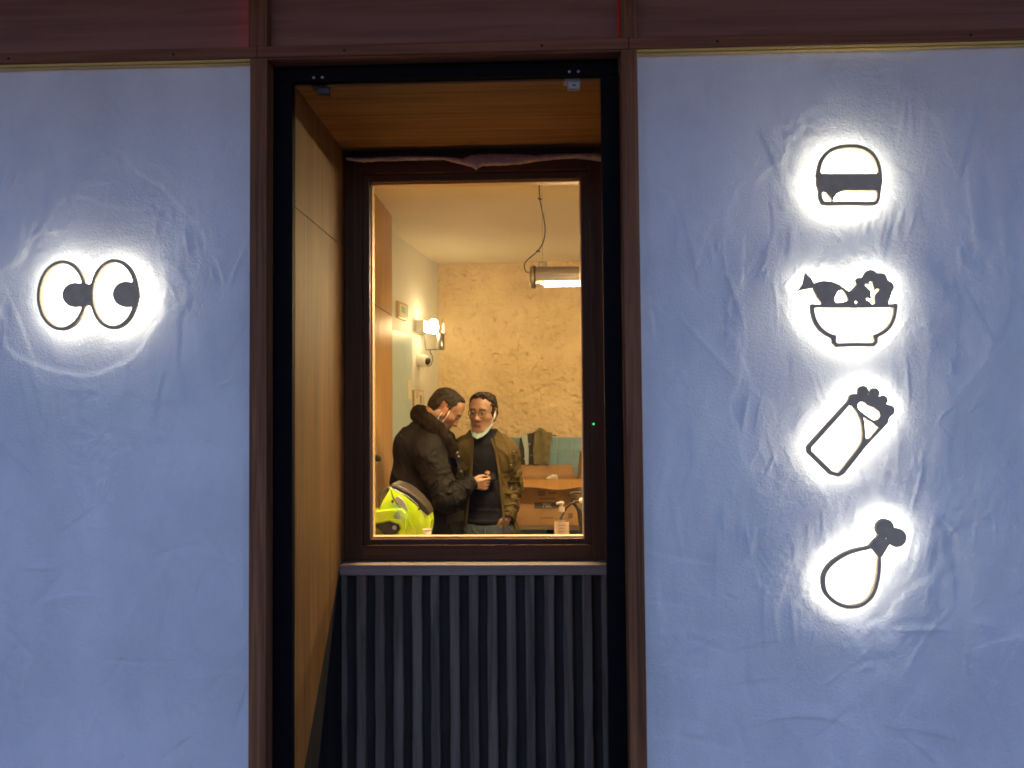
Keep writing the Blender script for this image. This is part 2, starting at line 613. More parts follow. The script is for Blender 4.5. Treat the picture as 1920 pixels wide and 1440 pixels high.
def plaster(name, x0, x1, z0, z1, y, seed, label, n_strokes, hub, rings):
    step = 0.0042
    nx, nz = int((x1 - x0) / step), int((z1 - z0) / step)
    X, Zg = np.meshgrid(np.linspace(x0, x1, nx), np.linspace(z0, z1, nz), indexing='ij')
    P = np.stack([X.ravel(), Zg.ravel()], 1)
    r = np.random.default_rng(seed)
    h = 0.0075 * fbm(P * np.array([3.4, 2.6]), 3, seed) + 0.0013 * fbm(P * np.array([11, 5]), 2, seed + 9)
    warp = 0.006 * np.stack([fbm(P * 7, 2, seed + 3), fbm(P * 7, 2, seed + 5)], 1)
    Q = P + warp
    st = lambda v: np.clip(v, 0, 1) ** 2 * (3 - 2 * np.clip(v, 0, 1))

    def stroke(c, a, ln, wd, t, lip, bend=0.0):
        near = np.abs(P - c).max(1) < ln * 0.5 + wd + 0.02
        q = Q[near] - c
        u = q @ np.array([math.cos(a), math.sin(a)])
        v = q @ np.array([-math.sin(a), math.cos(a)]) + bend * u * u
        eu = st((ln / 2 - np.abs(u)) / (0.35 * ln))
        prof = st((v + wd / 2) / (wd - lip))
        edge = st((wd / 2 - v) / lip)
        h[near] += t * eu * np.minimum(prof, edge)
    # skim coats that end in soft irregular edges, mostly round the signs
    for k, (sc, bias, t, soft) in enumerate(((2.2, 0.02, 0.0022, 0.11), (3.6, -0.06, 0.0015, 0.10), (5.5, -0.12, 0.0010, 0.12))):
        m = fbm(P * np.array([sc * 1.25, sc * 0.8]) + 0.07 * np.stack([fbm(P * 10, 2, seed + 60 + k), fbm(P * 12, 2, seed + 70 + k)], 1), 3, seed + 50 + k) + bias
        dh = np.linalg.norm((P - hub) / np.array([0.5, 0.8]), axis=1)
        h += t * st(m / soft) * (0.45 + 0.55 * np.exp(-dh ** 2))
    # thicker outer coat that stops in a ragged outline round the signs
    for k, (sx, sz, t, soft) in enumerate(rings):
        d = np.sqrt((((P - hub) / np.array([sx, sz])) ** 2).sum(1))
        d = d + 0.32 * fbm(P * 4.2, 3, seed + 90 + k) + 0.05 * fbm(P * 22, 2, seed + 95 + k)
        keep_ = np.clip(0.35 + 1.3 * fbm(P * 2.3 + 4, 2, seed + 97 + k), 0, 1)
        h += t * keep_ * st((d - 1) / soft)
    for i in range(n_strokes // 3):                                  # broad upright trowel bands
        c = np.array([r.uniform(x0, x1), r.uniform(0.4, z1)])
        stroke(c, r.normal(math.pi / 2, 0.42), r.uniform(0.10, 0.34), r.uniform(0.025, 0.09), r.uniform(0.0006, 0.0021) * r.choice([-1, 1]), r.uniform(0.005, 0.012), r.normal(0, 0.2))
    for i in range(n_strokes // 9):                                  # bundles of parallel streaks
        c = hub + r.normal(0, 1, 2) * np.array([0.26, 0.5])
        a, ln = r.normal(math.pi / 2, 0.35), r.uniform(0.06, 0.22)
        for k in range(r.integers(3, 7)):
            cc = c + np.array([-math.sin(a), math.cos(a)]) * k * r.uniform(0.012, 0.022) + r.normal(0, 0.008, 2)
            stroke(cc, a + r.normal(0, 0.04), ln * r.uniform(0.6, 1.1), r.uniform(0.010, 0.020), r.uniform(0.0005, 0.0015), 0.005)
    for i in range(n_strokes // 3):                                  # swept arcs low on the wall
        c = np.array([r.uniform(x0, x1), r.uniform(0.4, 1.35)])
        stroke(c, r.uniform(0, math.pi), r.uniform(0.08, 0.3), r.uniform(0.02, 0.05), r.uniform(0.0008, 0.0026) * r.choice([-1, 1]), 0.005, r.normal(0, 1.0))
    for i in range(n_strokes // 4):                                  # nicks and thin ridges
        c = np.array([r.uniform(x0, x1), r.uniform(0.4, z1)]) if r.random() < 0.5 else hub + r.normal(0, 1, 2) * np.array([0.24, 0.5])
        stroke(c, r.uniform(0, math.pi), r.uniform(0.02, 0.09), r.uniform(0.008, 0.012), r.uniform(0.0006, 0.0018) * r.choice([-1, 1, 1]), 0.004, r.normal(0, 2.5))
    # rough patches where the coat tore
    rough = np.clip(fbm(P * 6, 3, seed + 21) * 3 - 0.6, 0, 1)
    h += rough * 0.0014 * fbm(P * 60, 2, seed + 30)
    edge = np.minimum(np.minimum(P[:, 0] - x0, x1 - P[:, 0]), z1 - P[:, 1])
    h *= np.clip(edge / 0.03, 0.1, 1)
    V = np.stack([P[:, 0], y - h, P[:, 1]], 1)
    i = np.arange(nx * nz).reshape(nx, nz)
    F = np.stack([i[:-1, :-1], i[1:, :-1], i[1:, 1:], i[:-1, 1:]], -1).reshape(-1, 4)
    root = thing(name, label, 'wall', ((x0 + x1) / 2, y, 0))
    mesh_np('plaster_coat', V, F, M['plaster'], root)
    MB().box((x0, y + 0.012, 0), (x1, y + 0.16, z1)).build('wall_core', M['plaster'], root)
    return root


eyes_c = np.array(at(160, 553, Y_WALL))[[0, 2]]
food_c = np.array(at(1595, 700, Y_WALL))[[0, 2]]
Z_WALL1 = Z_R0 + 0.004
plaster('plaster_wall', XL, X_PL0 + 0.004, 0.0, Z_WALL1, Y_WALL, 5, 'white rough plaster wall with the glowing pair of eyes on it', 230, eyes_c, ((0.24, 0.22, 0.0035, 0.10), (0.36, 0.34, 0.002, 0.07)))
plaster('plaster_wall', X_PR1 - 0.004, XR, 0.0, Z_WALL1, Y_WALL, 8, 'white trowelled plaster wall carrying the four glowing food signs', 430, food_c, ((0.20, 0.62, 0.0038, 0.12), (0.34, 0.78, 0.0030, 0.06)))

# timber framework of the shopfront: posts, rail, battens, dark fascia panels
tf = thing('timber_frame', 'brown timber shopfront frame of posts, top rail and dark panels round the opening', 'frame', ((X_PL0 + X_PR1) / 2, 0, 0))
for x0, x1 in ((X_PL0, X_PL1), (X_PR0, X_PR1)):
    MB().box((x0, Y_POST, 0.0), (x1, 0.055, Z_R0 - 0.0005), 0.002).build('post', M['timber'], tf)
    MB().box((x0, Y_POST, Z_R1 + 0.0005), (x1, 0.055, Z_TOP), 0.002).build('batten', M['timber'], tf)
joints = [XL, X_PL0 - 0.003 + (X_PL1 - X_PL0) / 2, (X_PR0 + X_PR1) / 2, XR]
for a, b in zip(joints[:-1], joints[1:]):
    MB().box((a, Y_POST - 0.002, Z_R0), (b - 0.0015, 0.056, Z_R1), 0.002).build('rail', M['timber_rail'], tf)
for a, b in ((XL, X_PL0), (X_PL1, X_PR0), (X_PR1, XR)):
    MB().box((a + 0.0005, 0.032, Z_R1 + 0.001), (b - 0.0005, 0.05, Z_TOP), 0.0).build('fascia_panel', M['fascia'], tf)
for px, py in ((16, 103), (325, 98), (646, 91), (1016, 82), (1345, 73), (1820, 58)):
    p = at(px, py, -0.002)
    p.z = Z_R0 + (Z_R1 - Z_R0) * 0.45
    MB().lathe((p.x, -0.0035, p.z), (0, 1, 0), [(0, 0), (0, 0.0034), (0.003, 0.0034)], 10).build('screw_hole', M['hole'], tf)
# raw plywood soffit strips over the plaster, with the dark shadow gap between the two sheets
for a, b in ((XL, X_PL0), (X_PR1, XR)):
    MB().box((a, 0.004, Z_R0 - 0.0035), (b, 0.0135, Z_R0 - 0.0005)).build('soffit_strip', M['raw_ply'], tf)
    MB().box((a, 0.0165, Z_R0 - 0.0055), (b, 0.034, Z_R0 - 0.0005)).build('soffit_strip', M['raw_ply'], tf)
# thin red led lines on the left flanks of the upper battens
MB().box((X_PL0 - 0.004, 0.003, Z_R1 + 0.004), (X_PL0 - 0.0005, 0.016, Z_TOP)).build('led_line', M['red_led'], tf)
MB().box((X_PL0 - 0.0055, 0.0012, Z_R1 + 0.002), (X_PL0 - 0.0003, 0.0025, Z_TOP)).build('led_cover', M['timber'], tf)
MB().box((X_PR0 - 0.003, 0.018, Z_R1 + 0.004), (X_PR0 - 0.0005, 0.026, Z_TOP)).build('led_line', M['red_dim'], tf)
MB().box((XL, 0.165, 0), (X_PL0 - 0.3, 0.2, Z_TOP)).build('backing', M['black_board'], tf)
MB().box((XL, 0.06, Z_R1 + 0.08), (XR, 0.1, Z_TOP)).build('backing', M['black_board'], tf)

# black metal door frame in the opening
X_F0, X_F1 = at(548, 745, Y_FRAME).x, at(1134, 745, Y_FRAME).x
Z_F = at(840, 146, Y_FRAME).z
df = thing('door_frame', 'black metal door frame lining the opening between the timber posts', 'door frame', ((X_F0 + X_F1) / 2, Y_FRAME, 0))
Y_FB = Y_FRAME + 0.022
MB().box((X_PL1 + 0.001, Y_FRAME, 0), (X_F0, Y_FB, Z_F - 0.0005), 0.0015).build('jamb', M['black_metal'], df)
MB().box((X_F1, Y_FRAME, 0), (X_PR0 - 0.001, Y_FB, Z_F - 0.0005), 0.0015).build('jamb', M['black_metal'], df)
MB().box((X_PL1 + 0.001, Y_FRAME - 0.001, Z_F), (X_PR0 - 0.001, Y_FB, Z_R0 + 0.04), 0.0015).build('head', M['black_metal'], df)
MB().box((X_PL1 + 0.002, 0.003, Z_R0 - 0.004), (X_PR0 - 0.002, Y_FRAME - 0.0015, Z_R0 - 0.0005)).build('soffit_strip', M['timber_rail'], df)
for px, dx in ((603, 0.006), (1075, 0.0)):
    c = at(px, 152, Y_FB + 0.012)
    b = MB().box((c.x - 0.026, Y_FB + 0.001, Z_F - 0.008), (c.x + 0.020, Y_FB + 0.03, Z_F + 0.012), 0.002)
    b.box((c.x - 0.016 + dx, Y_FB + 0.004, Z_F - 0.026), (c.x + 0.018 + dx, Y_FB + 0.022, Z_F - 0.007), 0.003)
    br = b.build('bracket', M['grey_plastic'] if px > 1000 else M['black_plastic'], df)
    MB().box((c.x - 0.003, Y_FB + 0.0015, Z_F - 0.019), (c.x + 0.006, Y_FB + 0.004, Z_F - 0.016)).build('slot', M['black_plastic'], br)
    for sx in (-0.012, 0.012):
        MB().lathe((c.x + sx, Y_FRAME - 0.0035, Z_F + 0.009), (0, 1, 0), [(0, 0.001), (0.0005, 0.0038), (0.003, 0.0042)], 10).build('screw', M['steel'], br)

# unseen slab added over the shopfront to shade the top of the walls
cn = MB()
cn.box((XL - 0.6, -1.45, Z_TOP + 0.05), (XR + 0.6, 0.2, Z_TOP + 0.40), 0.01)
cn.box((XL - 0.6, 0.05, Z_TOP + 0.0), (XR + 0.6, 0.2, Z_TOP + 0.049))
tag(cn.build('shade_slab', noisy(mat('grey_render', (0.16, 0.15, 0.14), 0.8), (0.13, 0.12, 0.11), (0.19, 0.18, 0.17), (3, 3, 3))), kind='structure')
# pale plaster stop beads where the walls meet the posts
for xx, lab in ((X_PL0 - 0.0035, 'pale plaster stop bead along the left timber post'), (X_PR1 + 0.0005, 'pale plaster stop bead along the right timber post')):
    o = MB().box((xx, 0.016, 0), (xx + 0.003, 0.03, Z_R0 - 0.006)).build('stop_bead', M['white_plastic'])
    tag(o, lab, 'bead')

# recess lined with veneer
Y_W = 0.600                                                     # window face
Z_C = at(700, 283, Y_W).z                                       # recess ceiling
X_V = X_F0 + 0.0005                                             # left veneer face
X_VR = at(1150, 745, Y_W).x + 0.01
SILL_Y = at(636, 1064, 0.5).y
Z_S = at(640, 1063, 0.505).z                                    # sill top
rl = thing('recess_lining', 'oak veneer lining of the deep recess in front of the lit window', 'panelling', ((X_F0 + X_F1) / 2, 0.3, 0))
za = at(552, 387, Y_FB).z
zb = at(647, 465, Y_W).z
zj = (za + zb) / 2
yb = Y_FB + 0.001
# upper veneer sheet, lower veneer sheet cut along the sill's shadow edge
MB().prism([(X_V, yb, zj + 0.0012), (X_V, Y_W + 0.05, zj + 0.0012), (X_V, Y_W + 0.05, Z_C + 0.05), (X_V, yb, Z_C + 0.05)], (-0.018, 0, 0)).build('veneer_panel', M['veneer'], rl)


def hit_x(px, py, X):
    d = ray(px, py)
    return CAM + d * ((X - CAM.x) / d.x)


pa = hit_x(636, 1070, X_V)
pb = hit_x(571, 1438, X_V)
sl = (pb.y - pa.y) / (pb.z - pa.z)
zfoot = pa.z + (yb - pa.y) / sl
lower = [(X_V, yb, zj - 0.0012), (X_V, yb, zfoot), (X_V, pa.y, pa.z), (X_V, Y_W + 0.05, pa.z), (X_V, Y_W + 0.05, zj - 0.0012)]
MB().prism(lower, (-0.018, 0, 0)).build('veneer_panel', M['veneer'], rl)
MB().prism([(X_V, yb, zfoot - 0.001), (X_V, yb, 0), (X_V, Y_W + 0.05, 0), (X_V, Y_W + 0.05, pa.z - 0.001), (X_V, pa.y, pa.z - 0.001)], (-0.017, 0, 0)).build('sill_shadow_panel', M['black_board'], rl)  # black panel shaped as the sill's shadow on the veneer
MB().box((X_V - 0.022, yb, 0), (X_V - 0.019, Y_W + 0.05, Z_C + 0.05)).build('backing', M['gap'], rl)
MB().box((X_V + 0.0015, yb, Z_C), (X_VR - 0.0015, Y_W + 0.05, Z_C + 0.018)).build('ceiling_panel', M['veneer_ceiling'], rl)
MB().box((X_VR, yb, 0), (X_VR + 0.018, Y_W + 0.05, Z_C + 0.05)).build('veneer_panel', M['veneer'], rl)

# window
gx0, gx1 = at(694, 680, Y_W + 0.02).x, at(1092, 680, Y_W + 0.02).x
gz0, gz1 = at(890, 1010, Y_W + 0.02).z, at(890, 339, Y_W + 0.02).z
fx0, fx1 = X_V + 0.0015, at(1138, 745, Y_W).x
fz0, fz1 = Z_S + 0.001, Z_C - 0.006
sx0, sx1 = at(679, 680, Y_W).x, at(1107, 680, Y_W).x
sz0, sz1 = at(890, 1022, Y_W).z, at(890, 322, Y_W).z
wn = thing('window', 'dark timber framed window lit from inside, at the back of the recess', 'window', ((fx0 + fx1) / 2, Y_W, Z_S))
MB().box((fx0, Y_W, fz0), (sx0, Y_W + 0.07, fz1), 0.002).build('frame_stile', M['frame_wood'], wn)
MB().box((sx1, Y_W, fz0), (fx1, Y_W + 0.07, fz1), 0.002).build('frame_stile', M['frame_wood'], wn)
MB().box((sx0 + 0.0005, Y_W, fz0), (sx1 - 0.0005, Y_W + 0.07, sz0), 0.002).build('frame_rail', M['frame_wood_x'], wn)
MB().box((sx0 + 0.0005, Y_W, sz1), (sx1 - 0.0005, Y_W + 0.07, fz1), 0.002).build('frame_rail', M['frame_wood_x'], wn)
ys = Y_W + 0.014
MB().box((sx0, ys, sz0), (gx0, ys + 0.05, sz1), 0.0015).build('sash_stile', M['frame_wood'], wn)
MB().box((gx1, ys, sz0), (sx1, ys + 0.05, sz1), 0.0015).build('sash_stile', M['frame_wood'], wn)
MB().box((gx0 + 0.0005, ys, sz0), (gx1 - 0.0005, ys + 0.05, gz0), 0.0015).build('sash_rail', M['frame_wood_x'], wn)
MB().box((gx0 + 0.0005, ys, gz1), (gx1 - 0.0005, ys + 0.05, sz1), 0.0015).build('sash_rail', M['frame_wood_x'], wn)
bt = 0.0045
for lo, hi in (((gx0, ys + 0.026, gz0), (gx0 + bt, ys + 0.062, gz1)), ((gx1 - bt * 0.6, ys + 0.026, gz0), (gx1, ys + 0.062, gz1)),
               ((gx0 + bt, ys + 0.026, gz0), (gx1 - bt * 0.6, ys + 0.062, gz0 + bt)), ((gx0 + bt, ys + 0.026, gz1 - bt * 0.6), (gx1 - bt * 0.6, ys + 0.062, gz1))):
    MB().box(lo, hi).build('glazing_bead', M['bead'], wn)
MB().add([(gx0, ys + 0.024, gz0), (gx1, ys + 0.024, gz0), (gx1, ys + 0.024, gz1), (gx0, ys + 0.024, gz1)], [(0, 1, 2, 3)]).build('pane', M['pane'], wn)

MB().box((fx1 + 0.0045, Y_W + 0.006, 0), (X_VR - 0.0005, Y_W + 0.06, Z_C - 0.001)).build('filler_strip', M['frame_wood'], rl)
MB().box((fx0, Y_W + 0.006, fz1 + 0.0005), (fx1 + 0.004, Y_W + 0.06, Z_C - 0.0005)).build('filler_strip', M['frame_wood_x'], rl)
# wall round the window inside the recess (what the frame is fixed to)
sb = thing('sill_board', 'grey oiled timber sill board under the lit window', 'sill', ((fx0 + fx1) / 2, 0.55, Z_S))
yf = hit_x(636, 1064, X_V).y
MB().box((fx0, yf, Z_S - 0.034), (fx1 + 0.004, Y_W + 0.07, Z_S), 0.0015).build('board', M['sill'], sb)

# slatted cladding under the sill
sp = thing('slatted_panel', 'charcoal cladding of upright slats below the window sill', 'cladding', ((fx0 + fx1) / 2, 0.56, 0))
yfs = yf + 0.012
MB().box((fx0, yfs + 0.026, 0), (fx1 + 0.004, yfs + 0.05, Z_S - 0.036)).build('backing', noisy(mat('charcoal_backing', (0.035, 0.032, 0.028), 0.8, spec=0.2), (0.026, 0.024, 0.020), (0.044, 0.040, 0.034), (20, 20, 4)), sp)
crop_x = [478, 545, 629, 713, 797, 880, 967, 1052, 1136, 1222, 1308, 1394, 1480, 1566, 1652]
rs = random.Random(3)
for cx_ in crop_x:
    px = 440 + cx_ / 2.4
    a = at(px, 1120, yfs).x
    b_ = a + (0.031 if cx_ < 1640 else 0.018) + rs.uniform(-0.0015, 0.0015)
    if cx_ < 480: b_ = at(440 + 502 / 2.4, 1120, yfs).x
    zt, zb_ = Z_S - 0.0365, 0.0
    yo = rs.uniform(-0.002, 0.002)
    V, F, n = [], [], 12
    jig = [(rs.uniform(-0.0016, 0.0016), rs.uniform(-0.0016, 0.0016)) for _ in range(n)]
    for i in range(n):
        z = zb_ + (zt - zb_) * i / (n - 1)
        j0, j1 = jig[i]
        V += [(a + j0, yfs + 0.0255, z), (a + j0, yfs + yo + 0.003, z), (a + 0.003 + j0, yfs + yo, z), (b_ - 0.003 + j1, yfs + yo, z), (b_ + j1, yfs + yo + 0.003, z), (b_ + j1, yfs + 0.0255, z)]
        if i:
            for k in range(5):
                q = (i - 1) * 6 + k
                F.append((q, q + 1, q + 7, q + 6))
    MB().add(V, F).build('slat', M['slat'], sp)

# crumpled foam strip tucked above the window frame
top = [(650, 296, 300), (680, 296, 304), (720, 294, 302), (770, 293, 301), (815, 294, 300), (832, 295, 299), (850, 296, 304), (868, 298, 309), (880, 292, 312), (893, 290, 318), (905, 289, 311), (930, 289, 311), (970, 289, 309), (1003, 291, 303), (1040, 289, 299), (1075, 288, 297), (1100, 288, 299), (1118, 288, 302), (1132, 289, 304)]
Vt, Ft = [], []
nseg, nring = 160, 12
pxs = np.linspace(650, 1133, nseg)
tp = np.array(top, float)
t_up, t_dn = np.interp(pxs, tp[:, 0], tp[:, 1]), np.interp(pxs, tp[:, 0], tp[:, 2])
for i in range(nseg):
    a, b_ = at(pxs[i], t_up[i], Y_W - 0.014), at(pxs[i], t_dn[i], Y_W - 0.014)
    for k in range(nring):
        t = 2 * math.pi * k / nring
        mid, hh = (a.z + b_.z) / 2, max((a.z - b_.z) / 2, 0.003)
        nz_ = mnoise.noise(Vector((pxs[i] * 0.06, math.cos(t) * 1.5, math.sin(t) * 1.5)))
        nz2 = mnoise.noise(Vector((pxs[i] * 0.2, math.cos(t) * 2 + 5, math.sin(t) * 2)))
        rr = 1 + 0.35 * nz_ + 0.25 * nz2
        Vt.append((a.x, Y_W - 0.014 + 0.012 * math.cos(t) * rr, min(mid + hh * math.sin(t) * (1 + 0.25 * nz2), Z_C - 0.001)))
for i in range(nseg - 1):
    for k in range(nring):
        k2 = (k + 1) % nring
        Ft.append((i * nring + k, i * nring + k2, (i + 1) * nring + k2, (i + 1) * nring + k))
o = MB().add(Vt, Ft, True).build('foam_strip', M['cloth_strip'])
tag(o, 'crumpled mauve foam strip stuffed along the top of the window frame', 'strip')

# little green indicator on the window frame
c = at(1113, 795, Y_W - 0.004)
il = thing('indicator_light', 'tiny green indicator light on the right side of the window frame', 'indicator', c)
MB().lathe(c, (0, -1, 0), [(-0.004, 0.005), (0.0, 0.005), (0.001, 0.0035)], 14).build('housing', M['black_plastic'], il)
MB().lathe(c, (0, -1, 0), [(0.0005, 0.0033), (0.0025, 0.0022), (0.003, 0)], 12).build('lens', M['green_led'], il)


# ================================================================== HALO-LIT SIGNS
class Shape2D:
    """2-D distance field in photo pixels, built on a grid"""
    def __init__(s, x0, y0, x1, y1, h=0.8):
        s.x, s.y = np.arange(x0, x1, h), np.arange(y0, y1, h)
        s.h = h
        X, Y = np.meshgrid(s.x, s.y, indexing='ij')
        s.P = np.stack([X, Y], -1)
        s.d = np.full(X.shape, 50.0)

    def u(s, d, k=4.0): s.d = smin(s.d, d, k); return s
    def sub(s, d, k=3.0): s.d = -smin(-s.d, d, k); return s

    def circle(s, c, r): return np.linalg.norm(s.P - np.array(c), axis=-1) - r

    def stroke(s, pts, wd, closed=False, smooth=True):
        pts = [np.array(p, float) for p in pts]
        if smooth:
            q, n = [], len(pts)
            rng_ = range(n if closed else n - 1)
            for i in rng_:
                p0, p1 = pts[(i - 1) % n if closed or i > 0 else 0], pts[i]
                p2, p3 = pts[(i + 1) % n], pts[(i + 2) % n if closed or i + 2 < n else n - 1]
                for t in np.linspace(0, 1, 5)[:-1]:
                    q.append(0.5 * ((2 * p1) + (-p0 + p2) * t + (2 * p0 - 5 * p1 + 4 * p2 - p3) * t * t + (-p0 + 3 * p1 - 3 * p2 + p3) * t ** 3))
            if not closed: q.append(pts[-1])
            pts = q
        d = np.full(s.d.shape, 1e3)
        n = len(pts)
        for i in range(n if closed else n - 1):
            a, b = pts[i], pts[(i + 1) % n]
            ba = b - a
            t = np.clip(((s.P - a) @ ba) / (ba @ ba + 1e-9), 0, 1)
            d = np.minimum(d, np.linalg.norm(s.P - a - t[..., None] * ba, axis=-1))
        return d - wd / 2

    def poly(s, pts):
        pts = [np.array(p, float) for p in pts]
        d = np.full(s.d.shape, 1e9)
        inside = np.zeros(s.d.shape, bool)
        n = len(pts)
        for i in range(n):
            a, b = pts[i], pts[(i + 1) % n]
            ba = b - a
            t = np.clip(((s.P - a) @ ba) / (ba @ ba + 1e-9), 0, 1)
            d = np.minimum(d, np.linalg.norm(s.P - a - t[..., None] * ba, axis=-1))
            c1 = (a[1] > s.P[..., 1]) != (b[1] > s.P[..., 1])
            with np.errstate(divide='ignore', invalid='ignore'):
                xi = a[0] + (s.P[..., 1] - a[1]) * ba[0] / ba[1]
            inside ^= c1 & (s.P[..., 0] < xi)
        return np.where(inside, -d, d)

    def slab(s, inset, y_front, thick, rnd):
        """solid plate: outline shrunk by inset px, between y_front and y_front + thick metres"""
        scale = 2.0 / FPX
        hw = 0.0011
        nz = int(thick / hw) + 7
        w_ = (np.arange(nz) - (nz - 1) / 2) * hw
        d2 = ((s.d + inset) * scale)[:, :, None] + rnd
        dz = (np.abs(w_) - thick / 2)[None, None, :] + rnd
        d3 = np.minimum(np.maximum(d2, dz), 0) + np.sqrt(np.maximum(d2, 0) ** 2 + np.maximum(dz, 0) ** 2) - rnd
        f = Field((0, 0, 0), (1, 1, 1), 1.0)
        f.d = d3.astype(np.float32); f.lo = np.zeros(3); f.h = 1.0
        V, F = f.mesh()
        px, py = s.x[0] + V[:, 0] * s.h, s.y[0] + V[:, 1] * s.h
        yw = y_front + thick / 2 + (V[:, 2] - (nz - 1) / 2) * hw
        rot = np.array(cam_rot)
        d = np.stack([(px - CX) / FPX, -(py - CY) / FPX, -np.ones_like(px)], 1) @ rot.T
        t = (y_front - CAM.y) / d[:, 1]                       # the outline lies on the sign's own front plane
        W = np.array(CAM) + d * t[:, None]
        W[:, 1] = yw
        return W, F


SIGN_Y = Y_WALL - 0.044


def sign(name, sh, label, cat='sign', group=None):
    W, F = sh.slab(-0.4, SIGN_Y, 0.013, 0.0022)
    c = W.mean(0)
    root = thing(name, label, cat, (c[0], Y_WALL, c[2]), group)
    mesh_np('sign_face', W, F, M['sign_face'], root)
    W, F = sh.slab(1.3, SIGN_Y + 0.0135, 0.005, 0.001)
    mesh_np('led_strip', W, F, M['led'], root)
    # little stand-off pins into the wall
    n = 0
    ii = np.argwhere(sh.d < -2.2)
    pick = ii[np.linspace(0, len(ii) - 1, 5).astype(int)]
    for a, b in pick:
        p = at(sh.x[a], sh.y[b], SIGN_Y + 0.018)
        MB().tube([(p.x, SIGN_Y + 0.017, p.z), (p.x, Y_WALL + 0.004, p.z)], 0.0016, 8).build('pin', M['steel'], root)
    return root


def T(k, ox, oy, pts): return [(ox + x / k, oy + y / k) for x, y in pts]


# pair of eyes looking right
s = Shape2D(50, 470, 275, 640)
def oval(c, rx, ry, tilt):
    a = np.linspace(0, 2 * np.pi, 40, endpoint=False)
    x, y = rx * np.cos(a), ry * np.sin(a)
    return [(c[0] + x[i] * math.cos(tilt) - y[i] * math.sin(tilt), c[1] + x[i] * math.sin(tilt) + y[i] * math.cos(tilt)) for i in range(40)]
s.u(s.stroke(oval((115, 553.5), 43.8, 62.8, 0.04), 6.0, True, False))
s.u(s.stroke(oval((212.5, 551.2), 42.0, 62.8, 0.04), 6.0, True, False))
s.u(s.circle((139, 553), 22.5), 5)
s.u(s.poly([(139, 533), (167, 533), (167, 572), (139, 572)]), 6)
s.u(s.circle((234.5, 551.5), 23.5), 5)
s.u(s.poly([(234, 531), (252, 531), (254.5, 552), (252, 573), (234, 573)]), 6)
sign('eyes_sign', s, 'glowing sign of two cartoon eyes on the plaster wall left of the opening')

# burger
B = lambda *p: T(3.132, 1460, 220, p)
s = Shape2D(1515, 255, 1672, 400)
s.u(s.stroke(B((236, 340), (239, 300), (255, 250), (290, 205), (340, 178), (420, 166), (495, 176), (548, 208), (580, 255), (594, 300), (597, 335)), 6.6))
s.u(s.poly(B((232, 330), (600, 330), (610, 350), (612, 380), (600, 428), (245, 428), (226, 395), (226, 355))), 5)
s.u(s.stroke(B((246, 400), (247, 455), (255, 485), (280, 503), (420, 502), (555, 503), (582, 488), (589, 455), (590, 400)), 6.4))
s.u(s.poly(B((245, 425), (380, 428), (345, 445), (326, 470), (318, 492), (302, 468), (278, 440))), 3)
sign('burger_sign', s, 'glowing outline sign of a burger, topmost of the four food signs')

# salad bowl with fish and lettuce
s = Shape2D(1485, 492, 1700, 665)
s.u(s.stroke(B((200, 1107), (204, 1150), (220, 1200), (250, 1243), (290, 1273), (328, 1290)), 6.6))
s.u(s.stroke(B((328, 1290), (328, 1320), (345, 1337), (450, 1333), (560, 1335), (574, 1318), (571, 1286)), 6.4, False, False))
s.u(s.stroke(B((571, 1286), (620, 1260), (660, 1218), (683, 1160), (688, 1107)), 6.6))
s.u(s.stroke(B((203, 1107), (450, 1108), (686, 1105)), 6.0), 4)
s.u(s.poly(B((160, 914), (190, 942), (208, 972), (214, 990), (192, 1003), (120, 1015), (146, 975))), 3)
s.u(s.poly(B((205, 985), (222, 968), (260, 960), (310, 963), (355, 980), (400, 1012), (428, 1030), (428, 1105), (265, 1105), (232, 1062), (208, 1015))), 3)
for cx_, cy_, r_ in ((475, 962, 22), (540, 932, 37), (605, 945, 31), (647, 995, 31)):
    s.u(s.circle(B((cx_, cy_))[0], r_ / 3.132), 3)
s.u(s.poly(B((412, 1030), (450, 992), (500, 930), (560, 905), (620, 930), (672, 990), (662, 1040), (640, 1105), (412, 1105))), 3)
s.sub(s.poly(B((333, 1052), (350, 1020), (374, 1011), (394, 1038), (410, 1075), (380, 1085), (340, 1089), (328, 1075))))
s.sub(s.stroke(B((543, 972), (553, 1020), (556, 1088)), 6))
s.sub(s.stroke(B((555, 1042), (584, 1012)), 5.5))
s.sub(s.stroke(B((551, 1012), (518, 984)), 5.5))
s.sub(s.stroke(B((556, 1084), (524, 1066)), 5.5))
s.sub(s.circle(B((457, 1085))[0], 3))
sign('salad_bowl_sign', s, 'glowing outline sign of a bowl heaped with fish and lettuce, below the burger')

# wrap
W_ = lambda *p: T(2.88, 1460, 680, p)
s = Shape2D(1495, 705, 1695, 905)
s.u(s.stroke(W_((392, 205), (168, 452), (166, 480), (285, 596), (325, 606), (348, 590), (462, 448), (565, 338)), 7.4, False, False), 4)
s.u(s.stroke(W_((392, 215), (430, 262), (455, 320), (463, 395), (448, 450), (400, 520), (345, 588)), 6.6), 5)
s.u(s.poly(W_((378, 200), (405, 172), (440, 165), (520, 180), (590, 230), (610, 285), (580, 325), (560, 350), (530, 345), (470, 300), (435, 265), (400, 225))), 3)
for cx_, cy_, r_ in ((405, 190, 22), (458, 152, 28), (518, 165, 28), (565, 203, 26), (598, 258, 29), (572, 315, 22)):
    s.u(s.circle(W_((cx_, cy_))[0], r_ / 2.88), 2.5)
s.sub(s.stroke(W_((452, 236), (478, 258)), 17))
s.sub(s.stroke(W_((500, 268), (520, 282)), 20))
s.sub(s.poly(W_((472, 320), (500, 320), (536, 348), (494, 408), (474, 402), (468, 352))))
sign('wrap_sign', s, 'glowing outline sign of a tilted wrap with lettuce on top, third food sign')

